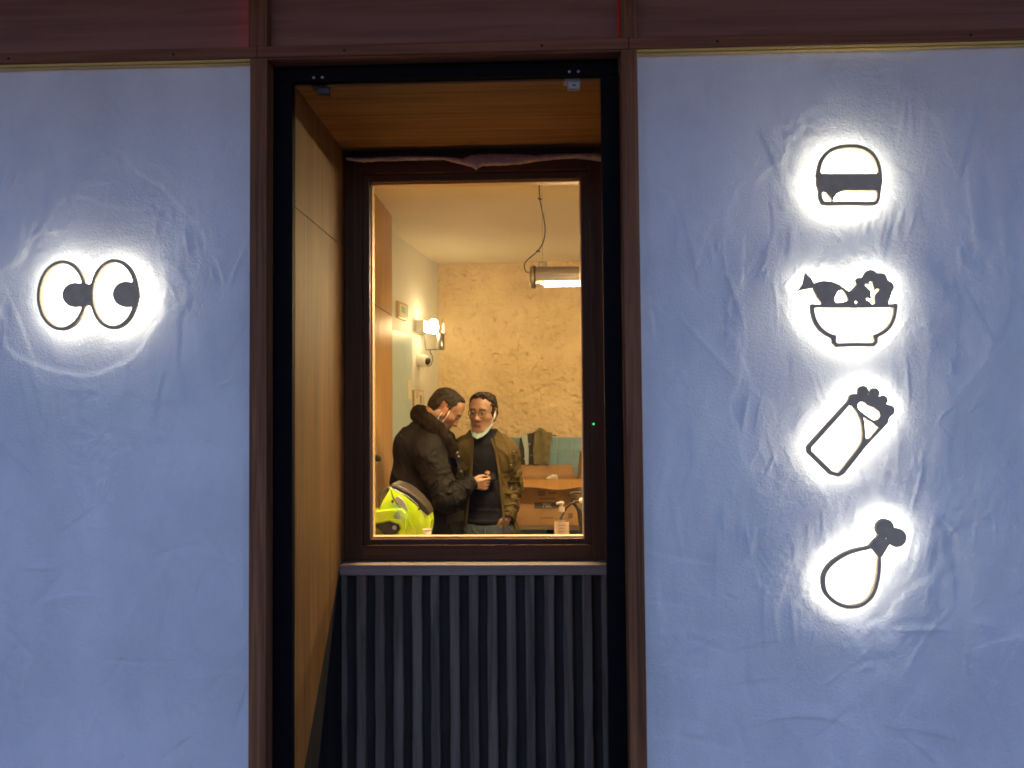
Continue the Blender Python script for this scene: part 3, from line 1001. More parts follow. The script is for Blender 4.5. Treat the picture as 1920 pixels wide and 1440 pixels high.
# drumstick
s = Shape2D(1525, 958, 1712, 1155)
s.u(s.stroke(W_((488, 1000), (430, 1012), (370, 1032), (300, 1075), (256, 1125), (243, 1180), (255, 1240), (298, 1288), (350, 1315), (400, 1320), (452, 1308), (500, 1268), (528, 1210), (543, 1130), (546, 1062)), 7.0), 4)
s.u(s.circle(W_((575, 895))[0], 51 / 2.88), 3)
s.u(s.circle(W_((640, 946))[0], 51 / 2.88), 3)
s.u(s.poly(W_((484, 992), (545, 925), (605, 975), (562, 1046), (545, 1058), (510, 1012))), 3)
sign('drumstick_sign', s, 'glowing outline sign of a chicken drumstick, lowest of the four food signs')

exec_rest = True
# ================================================================== THE ROOM BEHIND THE WINDOW
Z_CEIL = 2.9
C_bl = at_z(821, 496, Z_CEIL); C_br = at_z(1088, 488, Z_CEIL)
C_l0 = at_z(738, 437, Z_CEIL)
bdir = Vector((C_br.x - C_bl.x, C_br.y - C_bl.y, 0)).normalized()      # along the back wall
bn = Vector((bdir.y, -bdir.x, 0))                                       # out of the wall, towards the camera
ldir = Vector((C_bl.x - C_l0.x, C_bl.y - C_l0.y, 0)).normalized()
ln_ = Vector((ldir.y, -ldir.x, 0))                                      # out of the left wall into the room
BL = Vector((C_bl.x, C_bl.y, 0))
X_CAB = (at_z(738, 405, Z_CEIL).x + at_z(697, 359, Z_CEIL).x) / 2
Y_CAB = at_z(738, 405, Z_CEIL).y
Y_IN = Y_W + 0.072
BW = 3.6
XR_IN = (BL + bdir * BW).x
L0 = BL - ldir * 3.0
# old sandy plaster above the tiles
z_wain = (at(1000, 819, (BL + bdir * 0.9).y)).z
nx, nz = 520, 290
U, Zg = np.meshgrid(np.linspace(0, BW, nx), np.linspace(z_wain - 0.05, Z_CEIL, nz), indexing='ij')
P = np.stack([U.ravel(), Zg.ravel()], 1)
h = 0.012 * fbm(P * 3, 4, 40) + 0.011 * fbm(P * 14, 3, 50) + 0.005 * fbm(P * 42, 2, 52)
rid = 1 - np.abs(fbm(P * 5 + 0.4 * np.stack([fbm(P * 6, 2, 61), fbm(P * 6, 2, 62)], 1), 3, 60))
h -= 0.012 * np.clip(rid - 0.9, 0, 1) * 10 * np.clip(fbm(P * 2, 2, 65) * 2, 0, 1)
pit = np.clip(fbm(P * 22, 3, 70) - 0.22, 0, 1)
h -= 0.05 * pit * np.clip(fbm(P * 2.2 + 9, 2, 77) * 2 + 0.6, 0, 1)
Vb = np.array(BL) + P[:, :1] * np.array(bdir) + h[:, None] * np.array(bn)
Vb[:, 2] = P[:, 1]
i = np.arange(nx * nz).reshape(nx, nz)
Fb = np.stack([i[:-1, :-1], i[1:, :-1], i[1:, 1:], i[:-1, 1:]], -1).reshape(-1, 4)
bw = tag(mesh_np('back_wall', Vb, Fb, M['old_plaster']), kind='structure')
zt_ = z_wain - 0.004
MB().prism([BL - bn * 0.02, BL + bdir * BW - bn * 0.02, BL + bdir * BW + bn * 0.012, BL + bn * 0.012], (0, 0, zt_)).build('grout', M['grout'], bw)
ts = 0.122
tile_me = None
for r_ in range(7):
    for c_ in range(17):
        p = BL + bdir * (0.55 + (c_ + 0.5) * ts) + bn * 0.0125 + Vector((0, 0, zt_ - (r_ + 0.5) * ts))
        if tile_me is None:
            t = MB().obox(Vector((0, 0, 0)), bdir * (ts / 2 - 0.002), bn * 0.005, Vector((0, 0, ts / 2 - 0.002)), 0.0015, 1)
            to = t.build('tile', M['tile'], bw); tile_me = to.data
        else:
            to = bpy.data.objects.new('tile', tile_me); COL.objects.link(to); to.parent = bw
        to.location = p - origin(bw)
# left wall, right wall, ceiling, floor, front wall pieces
t = 0.1
lw = tag(MB().prism([L0, BL + ldir * 0.02, BL + ldir * 0.02 - ln_ * t, L0 - ln_ * t], (0, 0, Z_CEIL)).build('side_wall', M['side_wall']), kind='structure')
rr0 = BL + bdir * (BW - 0.02)
tag(MB().prism([rr0, (rr0.x, Y_IN, 0), (rr0.x + t, Y_IN, 0), (rr0.x + t, rr0.y, 0)], (0, 0, Z_CEIL)).build('end_wall', M['room_wall']), kind='structure')
poly_room = [(X_CAB - 0.7, Y_IN - 0.0, 0), (rr0.x + t, Y_IN, 0), (rr0.x + t, BL.y + 0.3, 0), (X_CAB - 0.7, BL.y + 0.3, 0)]
tag(MB().prism([Vector(p) + Vector((0, 0, Z_CEIL)) for p in poly_room], (0, 0, 0.05)).build('ceiling', M['ceiling']), kind='structure')
tag(MB().prism([Vector(p) + Vector((0, 0, -0.05)) for p in poly_room], (0, 0, 0.05)).build('floor', M['floor']), kind='structure')
fw = MB()
fw.box((X_CAB - 0.7, Y_IN - 0.001, 0), (fx0 - 0.001, Y_IN + 0.08, Z_CEIL))
fw.box((fx1 + 0.006, Y_IN - 0.001, 0), (rr0.x + t, Y_IN + 0.08, Z_CEIL))
fw.box((fx0 - 0.001, Y_IN - 0.001, 0), (fx1 + 0.006, Y_IN + 0.08, Z_S - 0.037))
fw.box((fx0 - 0.001, Y_IN - 0.001, fz1 + 0.001), (fx1 + 0.006, Y_IN + 0.08, Z_CEIL))
tag(fw.build('front_wall', M['room_wall']), kind='structure')

# oak cabinet along the left
Y_C0 = Y_IN + 0.085
zc = at(718, 581, (at_z(718, 382, Z_CEIL)).y).z
cb = thing('tall_cabinet', 'tall oak cabinet running to the ceiling at the left inside the window', 'cabinet', (X_CAB - 0.3, (Y_C0 + Y_CAB) / 2, 0))
MB().box((X_CAB - 0.6, Y_C0, 0), (X_CAB - 0.02, Y_CAB - 0.019, Z_CEIL - 0.002)).build('carcass', M['gap'], cb)
MB().box((X_CAB - 0.62, Y_CAB - 0.018, 0), (X_CAB - 0.0015, Y_CAB, Z_CEIL - 0.001)).build('end_panel', M['cabinet'], cb)
n_d = 3
yw_ = (Y_CAB - 0.019 - Y_C0) / n_d
for k in range(n_d):
    y0, y1 = Y_C0 + k * yw_, Y_C0 + (k + 1) * yw_ - 0.0005
    MB().box((X_CAB - 0.02, y0, zc + 0.003), (X_CAB, y1, Z_CEIL - 0.002), 0.001).build('upper_door', M['cabinet'], cb)
    MB().box((X_CAB - 0.02, y0, 0.08), (X_CAB, y1, zc - 0.003), 0.001).build('lower_door', M['cabinet'], cb)
hp = hit_x(698, 859, X_CAB)
MB().obox((X_CAB + 0.02, hp.y, hp.z), (0.018, 0, 0), (0, 0.07, -0.01), (0, 0, 0.014), 0.004).build('handle', M['black_plastic'], cb)


def on_left(px, py, off=0.0):
    """point on the left wall seen at pixel"""
    d = ray(px, py)
    n = ln_
    k = (L0 + n * off - CAM).dot(n) / d.dot(n)
    return CAM + d * k


def wall_quad(mbuild, p0, p1, off0, off1, bev=0.002):
    """box on the left wall spanned by pixels p0 (top left) p1 (bottom right), between two offsets from the wall"""
    a, b = on_left(*p0), on_left(*p1)
    c = (a + b) / 2
    lx = abs((b - a).dot(ldir)) / 2
    lz = abs(b.z - a.z) / 2
    return mbuild.obox(c + ln_ * ((off0 + off1) / 2), ldir * lx, ln_ * ((off1 - off0) / 2), Vector((0, 0, lz)), bev)


# pale blue door on that wall
bd = thing('blue_door', 'pale blue flush door in the left wall behind the standing men', 'door', on_left(755, 800) * 1.0)
bd.location.z = 0
a, b = on_left(716, 620), on_left(771, 622)
cz = (a.z + b.z) / 2
MB().obox((a + b) / 2 * 1 - Vector((0, 0, (a.z + b.z) / 2 - cz / 2)) + ln_ * 0.004, ldir * ((b - a).dot(ldir) / 2), ln_ * 0.004, Vector((0, 0, cz / 2)), 0.003).build('door_leaf', M['door_blue'], bd)
# framed green picture above it
pf = thing('framed_sign', 'small framed green and white sign on the wall above the blue door', 'sign', on_left(751, 583))
wall_quad(MB(), (742, 564), (760, 602), 0.0, 0.02).build('frame', M['frame_gilt'], pf)
wall_quad(MB(), (745, 569), (757.5, 597), 0.018, 0.022).build('print', M['paper'], pf)
wall_quad(MB(), (747, 573), (755, 589), 0.021, 0.024).build('emblem', M['green_print'], pf)
# notice low on the wall
nb_ = thing('wall_notice', 'white printed notice in a thin frame behind the dark coat collar', 'notice', on_left(785, 750))
wall_quad(MB(), (773, 731), (792.5, 770), 0.0, 0.012).build('frame', M['frame_gilt'], nb_)
wall_quad(MB(), (775, 733.5), (791, 770), 0.011, 0.014).build('sheet', M['paper'], nb_)
ink = MB()
for k, (x0, x1) in enumerate(((776.5, 783), (776.5, 781), (777, 782), (777, 780))):
    wall_quad(ink, (x0, 735.5 + k * 3.0), (x1, 736.6 + k * 3.0), 0.0138, 0.0146, 0)
wall_quad(ink, (785, 741), (787, 757), 0.0138, 0.0146, 0)
ink.build('print', M['ink_faint'], nb_)
# paper slips taped on the door
ps = thing('paper_slip', 'narrow white paper slip taped to the pale blue door', 'paper', on_left(765, 725))
wall_quad(MB(), (762.5, 712), (769, 748), 0.0085, 0.0095, 0).build('sheet', M['paper'], ps)

# wall lamp
p = on_left(783, 614)
wl = thing('wall_lamp', 'lit wall lamp with a glass tube and silver body beside the plaster wall', 'lamp', p)
wall_quad(MB(), (777.5, 600.5), (789.5, 627), 0.0, 0.075, 0.006).build('mount', M['white_plastic'], wl)
q = on_left(783, 612) + ln_ * 0.09
zc_ = q.z
qx = q + ln_ * 0.04
MB().lathe((qx.x, qx.y, at(803, 626, qx.y).z), (0, 0, 1), [(0, 0.0), (0.01, 0.030), (0.05, 0.042), (0.09, 0.036), (0.115, 0.018), (0.118, 0)], 20).build('bulb', M['bulb_on'], wl)
qy = q + ln_ * 0.10
z_hi, z_mid, z_lo = at(810, 600, qy.y).z, at(810, 626, qy.y).z, at(810, 656, qy.y).z
MB().lathe((qy.x, qy.y, z_mid), (0, 0, 1), [(0, 0.03), (z_hi - z_mid - 0.004, 0.03), (z_hi - z_mid, 0.032)], 20).build('glass_tube', M['tube_glass'], wl)
MB().lathe((qy.x, qy.y, z_lo), (0, 0, 1), [(0, 0), (0, 0.027), (0.004, 0.03), (z_mid - z_lo, 0.03), (z_mid - z_lo + 0.001, 0.0)], 20).build('body', M['alu'], wl)
MB().tube([q + ln_ * 0.01, qx], 0.008).build('arm', M['alu'], wl)
ax = at(797, 640, qy.y)
MB().tube([(ax.x, ax.y, z_mid), (ax.x, ax.y, z_lo + 0.04), (ax.x + 0.005, ax.y, z_lo), (qy.x - 0.02, qy.y, z_lo + 0.005)], 0.004, 8).build('wire_loop', M['cable'], wl)
cc = [at(x, y, qy.y) for x, y in ((806, 656), (807, 661), (811, 668), (811.5, 676), (808, 684), (801, 688))]
MB().tube(cc, 0.0035, 8).build('cord', M['cable'], wl)
MB().obox(at(798, 690, qy.y), (0.018, 0, 0), (0, 0.012, 0), (0, 0, 0.018), 0.004).build('socket', M['white_plastic'], wl)
# ceiling-eye camera under it
sc_ = thing('security_camera', 'white wall camera with a dark dome eye below the wall lamp', 'camera', on_left(785, 675))
c0 = on_left(783, 676)
MB().lathe(c0, ln_ + Vector((0, -0.25, -0.1)), [(0, 0), (0, 0.048), (0.05, 0.052), (0.085, 0.046), (0.088, 0.0)], 24).build('housing', M['white_plastic'], sc_)
dn = (ln_ + Vector((0, -0.25, -0.1))).normalized()
MB().lathe(c0 + dn * 0.084, dn, [(0, 0.03), (0.012, 0.029), (0.022, 0.022), (0.03, 0.01), (0.031, 0)], 20).build('dome', M['black_plastic'], sc_)


# tube pendant
def pendant(name, label, x0, x1, y, z, cord_pts, rad=0.058, group=None, lit='tube_on', ang=32, off=0.041):
    root = thing(name, label, 'lamp', (x0, y, z), group)
    n = 28
    # aluminium upper shell: the top 200 degrees of a cylinder
    V, F = [], []
    for xx in (x0 + 0.03, x1):
        for rr in (rad, rad - 0.003):
            for k in range(n + 1):
                a = R(-ang) + R(180 + 2 * ang) * k / n
                V.append((xx, y + rr * math.cos(a), z + rr * math.sin(a)))
    m_ = n + 1
    for k in range(n):
        F += [(k, k + 1, 2 * m_ + k + 1, 2 * m_ + k), (m_ + k, 3 * m_ + k, 3 * m_ + k + 1, m_ + k + 1)]
    MB().add(V, F, True).build('shell', M['alu'], root)
    MB().lathe((x0 + 0.03, y, z), (1, 0, 0), [(0, rad - 0.002), (x1 - x0 - 0.03, rad - 0.002)], 28).build('glass_cover', M['tube_glass'], root)
    MB().lathe((x0, y, z), (1, 0, 0), [(0, 0), (0, 0.035), (0.006, 0.06), (0.022, rad + 0.008), (0.026, rad + 0.003)], 28).build('end_cap', M['alu'], root)
    MB().lathe((x0 + 0.026, y, z), (1, 0, 0), [(0, 0), (0, rad + 0.007), (0.008, rad + 0.007), (0.008, 0)], 28).build('seal_ring', M['dark_ring'], root)
    MB().lathe((x1, y, z), (1, 0, 0), [(0, rad + 0.005), (0.025, rad + 0.004), (0.03, 0)], 28).build('end_cap', M['alu'], root)
    MB().lathe((x0 + 0.085, y, z - off), (1, 0, 0), [(0, 0), (0.002, 0.013), (x1 - x0 - 0.15, 0.013), (x1 - x0 - 0.148, 0)], 16).build('lit_tube', M[lit], root)
    MB().tube([(x0 + 0.035, y, z - off), (x0 + 0.085, y, z - off)], 0.004, 8).build('tube_pin', M['steel'], root)
    for xb in (x0 + 0.075, x1 - 0.12):
        MB().box((xb - 0.025, y - 0.03, z + rad - 0.006), (xb + 0.025, y + 0.03, z + rad + 0.026), 0.008).build('bracket', M['grey_plastic'], root)
        MB().tube([(xb, y, z + rad + 0.02), (xb, y, Z_CEIL)], 0.0013, 6).build('suspension_wire', M['steel_wire'], root)
    if cord_pts:
        MB().tube(cord_pts, 0.0036, 8).build('cord', M['cable'], root)
    return root


YP = 2.35
pz = at(1040, 519, YP).z
px0 = at(993, 520, YP).x
cord = [at(x, y, YP) for x, y in ((992, 511), (986, 509), (983, 500), (985, 492), (994, 483), (1008, 471), (1018, 455), (1022, 435), (1020, 412), (1015, 388), (1012, 372), (1011, 350))]
cord.append(Vector((cord[-1].x, YP, Z_CEIL)))
cs = []
for i in range(len(cord) - 1):
    p0, p1, p2, p3 = cord[max(i - 1, 0)], cord[i], cord[i + 1], cord[min(i + 2, len(cord) - 1)]
    for t_ in (0, 0.25, 0.5, 0.75):
        cs.append(0.5 * ((2 * p1) + (-p0 + p2) * t_ + (2 * p0 - 5 * p1 + 4 * p2 - p3) * t_ ** 2 + (-p0 + 3 * p1 - 3 * p2 + p3) * t_ ** 3))
cs.append(cord[-1])
pl = pendant('pendant_lamp', 'silver tube pendant lamp with a looping grey cord, glowing along its underside', px0, px0 + 1.25, YP, pz, cs)
for x, y in ((1012, 373), (1009, 471)):
    c = at(x, y, YP)
    MB().obox(c, (0.011, 0, -0.003), (0, 0.006, 0), (0.0005, 0, 0.003), 0.001).build('cable_tie', M['black_plastic'], pl)
pendant('pendant_lamp', 'second silver tube pendant hung close under the ceiling just inside the window', -0.75, 0.55, 1.3, 2.812, None, lit='tube_bright', ang=52, off=0.004)

# counter just inside the window
Z_K = at(1055, 1011, 1.05).z - 0.05
Y_K0 = Y_IN + 0.085
ct = thing('counter', 'oak counter just inside the window below the helmet and soap bottle', 'counter', (0, Y_K0, 0))
MB().box((X_CAB + 0.004, Y_K0, Z_K - 0.035), (0.9, Y_K0 + 0.62, Z_K), 0.003).build('top', M['counter'], ct)
MB().box((X_CAB + 0.02, Y_K0 + 0.03, 0), (0.88, Y_K0 + 0.56, Z_K - 0.036)).build('base', M['black_board'], ct)

# ------------------------------------------------------------------ helmet
YH = 1.02
hc = at(748, 985, YH)
HM = Matrix(((1, 0, 0), (0, 1, 0), (0, 0, 1)))
hlo, hhi = np.array(hc) + (-0.30, -0.17, -0.14), np.array(hc) + (0.2, 0.24, 0.24)
def HP(px, py, dy=0.0):
    """point in the helmet's middle plane"""
    return np.array(at(px, py, YH + 0.10)) + np.array((0, dy, 0))
def side_prism(pts, y0, y1, Y):
    """distance to a polygon seen from the side, limited in y"""
    q = [np.array(at(x, y, Y))[[0, 2]] for x, y in pts]
    lo = np.array([min(p[0] for p in q), y0, min(p[1] for p in q)])
    hi = np.array([max(p[0] for p in q), y1, max(p[1] for p in q)])
    def fn(P):
        A = P[..., [0, 2]]
        d = np.full(A.shape[:-1], 1e9); ins = np.zeros(A.shape[:-1], bool)
        for i in range(len(q)):
            a, b = q[i], q[(i + 1) % len(q)]
            ba = b - a
            t = np.clip(((A - a) @ ba) / (ba @ ba + 1e-12), 0, 1)
            d = np.minimum(d, np.linalg.norm(A - a - t[..., None] * ba, axis=-1))
            c1 = (a[1] > A[..., 1]) != (b[1] > A[..., 1])
            with np.errstate(divide='ignore', invalid='ignore'):
                xi = a[0] + (A[..., 1] - a[1]) * ba[0] / ba[1]
            ins ^= c1 & (A[..., 0] < xi)
        d2 = np.where(ins, -d, d)
        dy = np.maximum(y0 - P[..., 1], P[..., 1] - y1)
        return np.minimum(np.maximum(d2, dy), 0) + np.sqrt(np.maximum(d2, 0) ** 2 + np.maximum(dy, 0) ** 2)
    return fn, lo, hi
Zbase = Z_K
helm = thing('motorcycle_helmet', 'neon yellow motorcycle helmet with flipped-up front on the counter', 'helmet', (hc.x, YH, Z_K))
Yh = YH + 0.0
prof = [(734, 916), (760, 925), (785, 945), (800, 962), (803, 980), (801, 1000), (794, 1018), (700, 1026), (640, 1026), (640, 985), (690, 965), (714, 958), (722, 938)]
f = Field(hlo, hhi, 0.004)
fn, lo, hi = side_prism(prof, Yh - 0.06, Yh + 0.225, Yh)
bodyc = np.array(at(742, 985, Yh + 0.085)); bodyc[1] = Yh + 0.085
efn, elo, ehi = ell(bodyc, (0.162, 0.132, 0.205))
def ysurf(x, z, ry=0.132, rx=0.162, rz=0.205):
    q = 1 - ((x - bodyc[0]) / rx) ** 2 - ((z - bodyc[2]) / rz) ** 2
    return bodyc[1] - ry * math.sqrt(max(q, 0.02))
def hpt(a_, b_, out=0.001, **k):
    p = at(a_, b_, Yh)
    for _ in range(3):
        y = ysurf(p.x, p.z, **k)
        p = at(a_, b_, y - out)
    return p

f.add((lambda P: np.maximum(fn(P) - 0.004, efn(P)), lo - 0.02, hi + 0.02), 0.001)
f.keep(lambda P: (Zbase + 0.001) - P[..., 2], 0.004)
V, F = f.mesh()
mesh_np('shell', V, F, M['neon'], helm)
# chin bar with the side opening (front raised, seen from the side)
f = Field(hlo, hhi, 0.0032)
chin = [(640, 962), (697, 961), (735, 957), (752, 956), (759, 963), (760, 985), (757, 1000), (735, 1012), (722, 1019), (640, 1019)]
fn2, lo2, hi2 = side_prism(chin, Yh - 0.075, Yh + 0.04, Yh - 0.05)
efn2, _, _ = ell(bodyc, (0.215, 0.150, 0.22))
f.add((lambda P: np.maximum(fn2(P) - 0.004, efn2(P)), lo2 - 0.02, hi2 + 0.02), 0.002)
hole = [(640, 995), (697, 986), (712, 978), (730, 975), (750, 981), (753, 990), (748, 1000), (728, 1009), (716, 1030), (640, 1030)]
f.cut(side_prism(hole, Yh - 0.14, Yh + 0.08, Yh - 0.05), 0.006)
V, F = f.mesh()
mesh_np('chin_guard', V, F, M['neon'], helm)
f = Field(hlo, hhi, 0.004)
fn3, lo3, hi3 = side_prism([(640, 998), (700, 984), (730, 977), (748, 983), (750, 992), (744, 1000), (726, 1008), (716, 1026), (640, 1026)], Yh - 0.052, Yh + 0.0, Yh - 0.04)
f.add((fn3, lo3, hi3), 0.002)
V, F = f.mesh()
mesh_np('inner_cheek', V, F, M['black_plastic'], helm)
f = Field(hlo, hhi, 0.004)
fn4, lo4, hi4 = side_prism([(690, 1000), (706, 988), (718, 1000), (722, 1012), (716, 1028), (690, 1028)], Yh - 0.060, Yh - 0.04, Yh - 0.05)
f.add((lambda P: fn4(P) - 0.004, lo4 - 0.01, hi4 + 0.01), 0.002)
V, F = f.mesh()
mesh_np('cheek_pad', V, F, noisy(mat('moss_padding', (0.10, 0.14, 0.02), 0.9), (0.08, 0.11, 0.015), (0.12, 0.16, 0.03), (30, 30, 30)), helm)
hub = at(740, 989, Yh - 0.050)
MB().lathe(hub, (0, -1, 0), [(0, 0.009), (0.006, 0.009), (0.008, 0.006), (0.008, 0)], 16).build('pivot', M['grey_plastic'], helm)
# visor and vent trim over the crown
def strip_tube(pts, r, out, name, m):
    q = [hpt(a_, b_, out) for a_, b_ in pts]
    d = []
    for i in range(len(q) - 1):
        p0, p1, p2, p3 = q[max(i - 1, 0)], q[i], q[i + 1], q[min(i + 2, len(q) - 1)]
        for t_ in (0, 0.33, 0.66):
            d.append(0.5 * ((2 * p1) + (-p0 + p2) * t_ + (2 * p0 - 5 * p1 + 4 * p2 - p3) * t_ ** 2 + (-p0 + 3 * p1 - 3 * p2 + p3) * t_ ** 3))
    MB().tube(d + [q[-1]], r, 10).build(name, m, helm)
crown = [(733, 908), (748, 915), (768, 925), (785, 939), (797, 953), (803, 966)]
f = Field(hlo, hhi, 0.0035)
fn5, lo5, hi5 = side_prism([(734, 908), (742, 910), (757, 916), (770, 925), (784, 938), (797, 953), (803, 966), (800, 967), (785, 950), (760, 931), (736, 917)], Yh - 0.03, Yh + 0.2, Yh + 0.0)
efn5, _, _ = ell(bodyc, (0.172, 0.126, 0.215))
f.add((lambda P: np.maximum(fn5(P) - 0.002, efn5(P)), lo5 - 0.01, hi5 + 0.01), 0.002)
V, F = f.mesh()
mesh_np('visor', V, F, mat('smoked_visor', (0.012, 0.009, 0.007), 0.35, spec=0.3), helm)
strip_tube([(a_ - 1, b_ + 1) for a_, b_ in crown], 0.0026, 0.001, 'visor_rim', M['black_plastic'])
strip_tube([(a_ - 5, b_ + 5) for a_, b_ in crown], 0.0016, 0.0006, 'seal', M['silver'])
f = Field(hlo, hhi, 0.004)
fn6, lo6, hi6 = side_prism([(732, 912), (718, 918), (715, 930), (716, 944), (710, 960), (722, 944), (734, 930)], Yh + 0.03, Yh + 0.14, Yh + 0.08)
f.add((lambda P: fn6(P) - 0.002, lo6 - 0.01, hi6 + 0.01), 0.002)
V, F = f.mesh()
mesh_np('front_visor', V, F, M['visor_tint'], helm)
f = Field(hlo, hhi, 0.002)
ysk = ysurf(*[at(753, 945, Yh - 0.03)[k] for k in (0, 2)]) - 0.003
fn7, lo7, hi7 = side_prism([(741, 934), (746, 931), (754, 936), (760, 946), (765, 957), (760, 958), (750, 951), (743, 942)], ysk, ysk + 0.012, ysk)
f.add((lambda P: fn7(P) - 0.001, lo7 - 0.005, hi7 + 0.005), 0.001)
V, F = f.mesh()
mesh_np('side_vent', V, F, M['silver'], helm)
strip_tube([(733, 918), (737, 932), (745, 946), (753, 955)], 0.0018, 0.0004, 'seam', M['visor_tint'])
strip_tube([(760, 966), (770, 981), (780, 996), (790, 1010)], 0.0018, 0.0004, 'crease', M['neon'])
for x, y in ((736, 940), (786, 954)):
    MB().lathe(hpt(x, y, 0.0), (0, -1, 0), [(-0.002, 0.005), (0.004, 0.005), (0.005, 0)], 12).build('rivet', M['black_plastic'], helm)
em = hpt(744, 967, 0.002, ry=0.150, rx=0.215, rz=0.22)
MB().tube([em + Vector((0.011 * math.cos(k * math.pi / 10), 0, 0.011 * math.sin(k * math.pi / 10))) for k in range(21)], 0.0009, 6).build('emblem_ring', M['ink'], helm)
MB().tube([em + Vector((0.005 * math.cos(k * math.pi / 2), 0, 0.006 * math.sin(k * 2.2))) for k in range(7)], 0.0008, 6).build('emblem_mark', M['ink'], helm)

# paper cup
c = at(801, 1005, 1.0)
cup = thing('paper_cup', 'cream paper cup behind the yellow helmet on the counter', 'cup', (c.x, 1.0, Z_K))
hz = at(801, 993, 1.0).z - Z_K
MB().lathe((c.x, 1.0, Z_K), (0, 0, 1), [(0, 0), (0, 0.012), (hz, 0.0165), (hz, 0.015), (0.004, 0.011)], 24).build('body', M['cup'], cup)
MB().lathe((c.x, 1.0, Z_K + hz), (0, 0, 1), [(-0.002, 0.0165), (0.0, 0.0185), (0.002, 0.0165), (0.0, 0.015), (-0.002, 0.0165)], 24).build('rim', M['cup'], cup)

# soap bottle
YB = 1.0
c = at(1053.5, 1000, YB)
zz = lambda py: at(1053, py, YB).z - Z_K
pxm = (YB + 2.0) / FPX
so = thing('soap_bottle', 'clear pump bottle with a cream label on the counter at the right', 'bottle', (c.x, YB, Z_K))
r0 = 13.5 * pxm
MB().lathe((c.x, YB, Z_K), (0, 0, 1), [(0, 0), (0, r0 * 0.95), (0.004, r0), (zz(974), r0), (zz(967), r0 * 0.9), (zz(961), r0 * 0.55), (zz(958), r0 * 0.42), (zz(955), r0 * 0.42)], 28).build('body', M['bottle_clear'], so)
MB().lathe((c.x, YB, Z_K + 0.003), (0, 0, 1), [(0, 0), (0, r0 * 0.9), (zz(985), r0 * 0.9), (zz(985), 0)], 24).build('liquid', M['gel'], so)
MB().lathe((c.x, YB, Z_K), (0, 0, 1), [(0.01, r0 * 1.015), (zz(977), r0 * 1.015)], 28).build('label', M['bottle_label'], so)
ink = MB()
for k, wd in enumerate((14, 10, 13, 8)):
    p = Vector((c.x, YB - r0 * 1.03, Z_K + zz(983 + k * 5.5)))
    ink.box((p.x - wd * pxm / 2, p.y - 0.0006, p.z - 0.0008), (p.x + wd * pxm / 2, p.y + 0.0006, p.z + 0.0008))
ink.build('print', M['ink_faint'], so)
MB().lathe((c.x, YB, Z_K), (0, 0, 1), [(zz(960), 0.012), (zz(951), 0.012), (zz(950), 0.006), (zz(946), 0.005), (zz(945), 0.009), (zz(941), 0.010), (zz(940), 0.0)], 20).build('pump', M['bottle_label'], so)
MB().tube([(c.x, YB, Z_K + zz(943)), (c.x - 0.015, YB - 0.003, Z_K + zz(943)), (c.x - 0.02, YB - 0.004, Z_K + zz(945.5))], 0.004, 10).build('spout', M['bottle_label'], so)

# black looped stand with its cable
YS = 1.1
bs = thing('scanner_stand', 'black stand with a looped top and thick cable at the right edge of the window', 'stand', (at(1092, 1000, YS).x, YS, Z_K))
loop = [(1105, 925), (1085, 924), (1070, 924), (1066, 928), (1068, 933), (1078, 935), (1095, 935), (1112, 936), (1116, 930), (1105, 925)]
MB().tube([at(x, y, YS) for x, y in loop], 0.0035, 10).build('loop', M['black_plastic'], bs)
MB().tube([at(x, y, YS) for x, y in ((1068, 932), (1073, 941), (1081, 950), (1086, 958), (1089, 975), (1091, 990), (1092, 1012))], [0.005, 0.006, 0.007, 0.009, 0.012, 0.011, 0.010], 12).build('stem', M['black_plastic'], bs)
MB().tube([at(x, y, YS + 0.03) for x, y in ((1104, 932), (1100, 960), (1098, 990), (1096, 1020))], [0.012, 0.016, 0.016, 0.014], 12).build('stem', M['black_plastic'], bs)
pb_ = at(1092, 1010, YS)
MB().lathe((pb_.x, YS, Z_K), (0, 0, 1), [(0, 0), (0, 0.06), (0.01, 0.058), (0.016, 0.02), (0.09, 0.012)], 24).build('foot', M['black_plastic'], bs)
MB().lathe(at(1086, 939.5, YS - 0.006), (0.9, 0, 0.2), [(0, 0.006), (0.006, 0.011), (0.016, 0.011), (0.02, 0.006)], 16).build('connector', M['white_plastic'], bs)
MB().tube([at(x, y, YS - 0.012) for x, y in ((1086, 940), (1079, 941), (1070, 945), (1062, 953), (1055, 965), (1049, 980), (1043, 996), (1036, 1012), (1034, 1022))], 0.0042, 10).build('cable', M['black_plastic'], bs)

# ------------------------------------------------------------------ shelf, open carton, hanging garment at the back
YBX = 4.0
bx0, bx1 = at(965, 950, YBX).x, at(1088, 950, YBX).x
bzt, bzb = at(1030, 899, YBX).z, at(1030, 984, YBX).z
bdp = 0.36
sh_ = thing('low_shelf', 'dark low shelf unit holding the open carton against the back wall', 'shelf', ((bx0 + bx1) / 2, YBX, 0))
MB().box((bx0 - 0.35, YBX - 0.05, bzb - 0.03), (bx1 + 0.6, YBX + 0.42, bzb - 0.001), 0.003).build('board', M['shelf'], sh_)
MB().box((bx0 - 0.35, YBX - 0.03, bzb - 0.30), (bx1 + 0.6, YBX + 0.42, bzb - 0.27), 0.003).build('board', M['shelf'], sh_)
for xx in (bx0 - 0.32, bx1 + 0.55):
    MB().box((xx, YBX - 0.02, 0), (xx + 0.03, YBX + 0.40, bzb - 0.031), 0.002).build('leg', M['shelf'], sh_)
bk = thing('black_bin', 'small black box on the shelf below the carton', 'box', (at(1040, 1003, YBX).x, YBX + 0.1, bzb - 0.27))
pp = at(1027, 997, YBX - 0.01)
MB().box((pp.x, YBX + 0.02, bzb - 0.269), (pp.x + 0.17, YBX + 0.25, bzb - 0.09), 0.006).build('body', M['black_plastic'], bk)
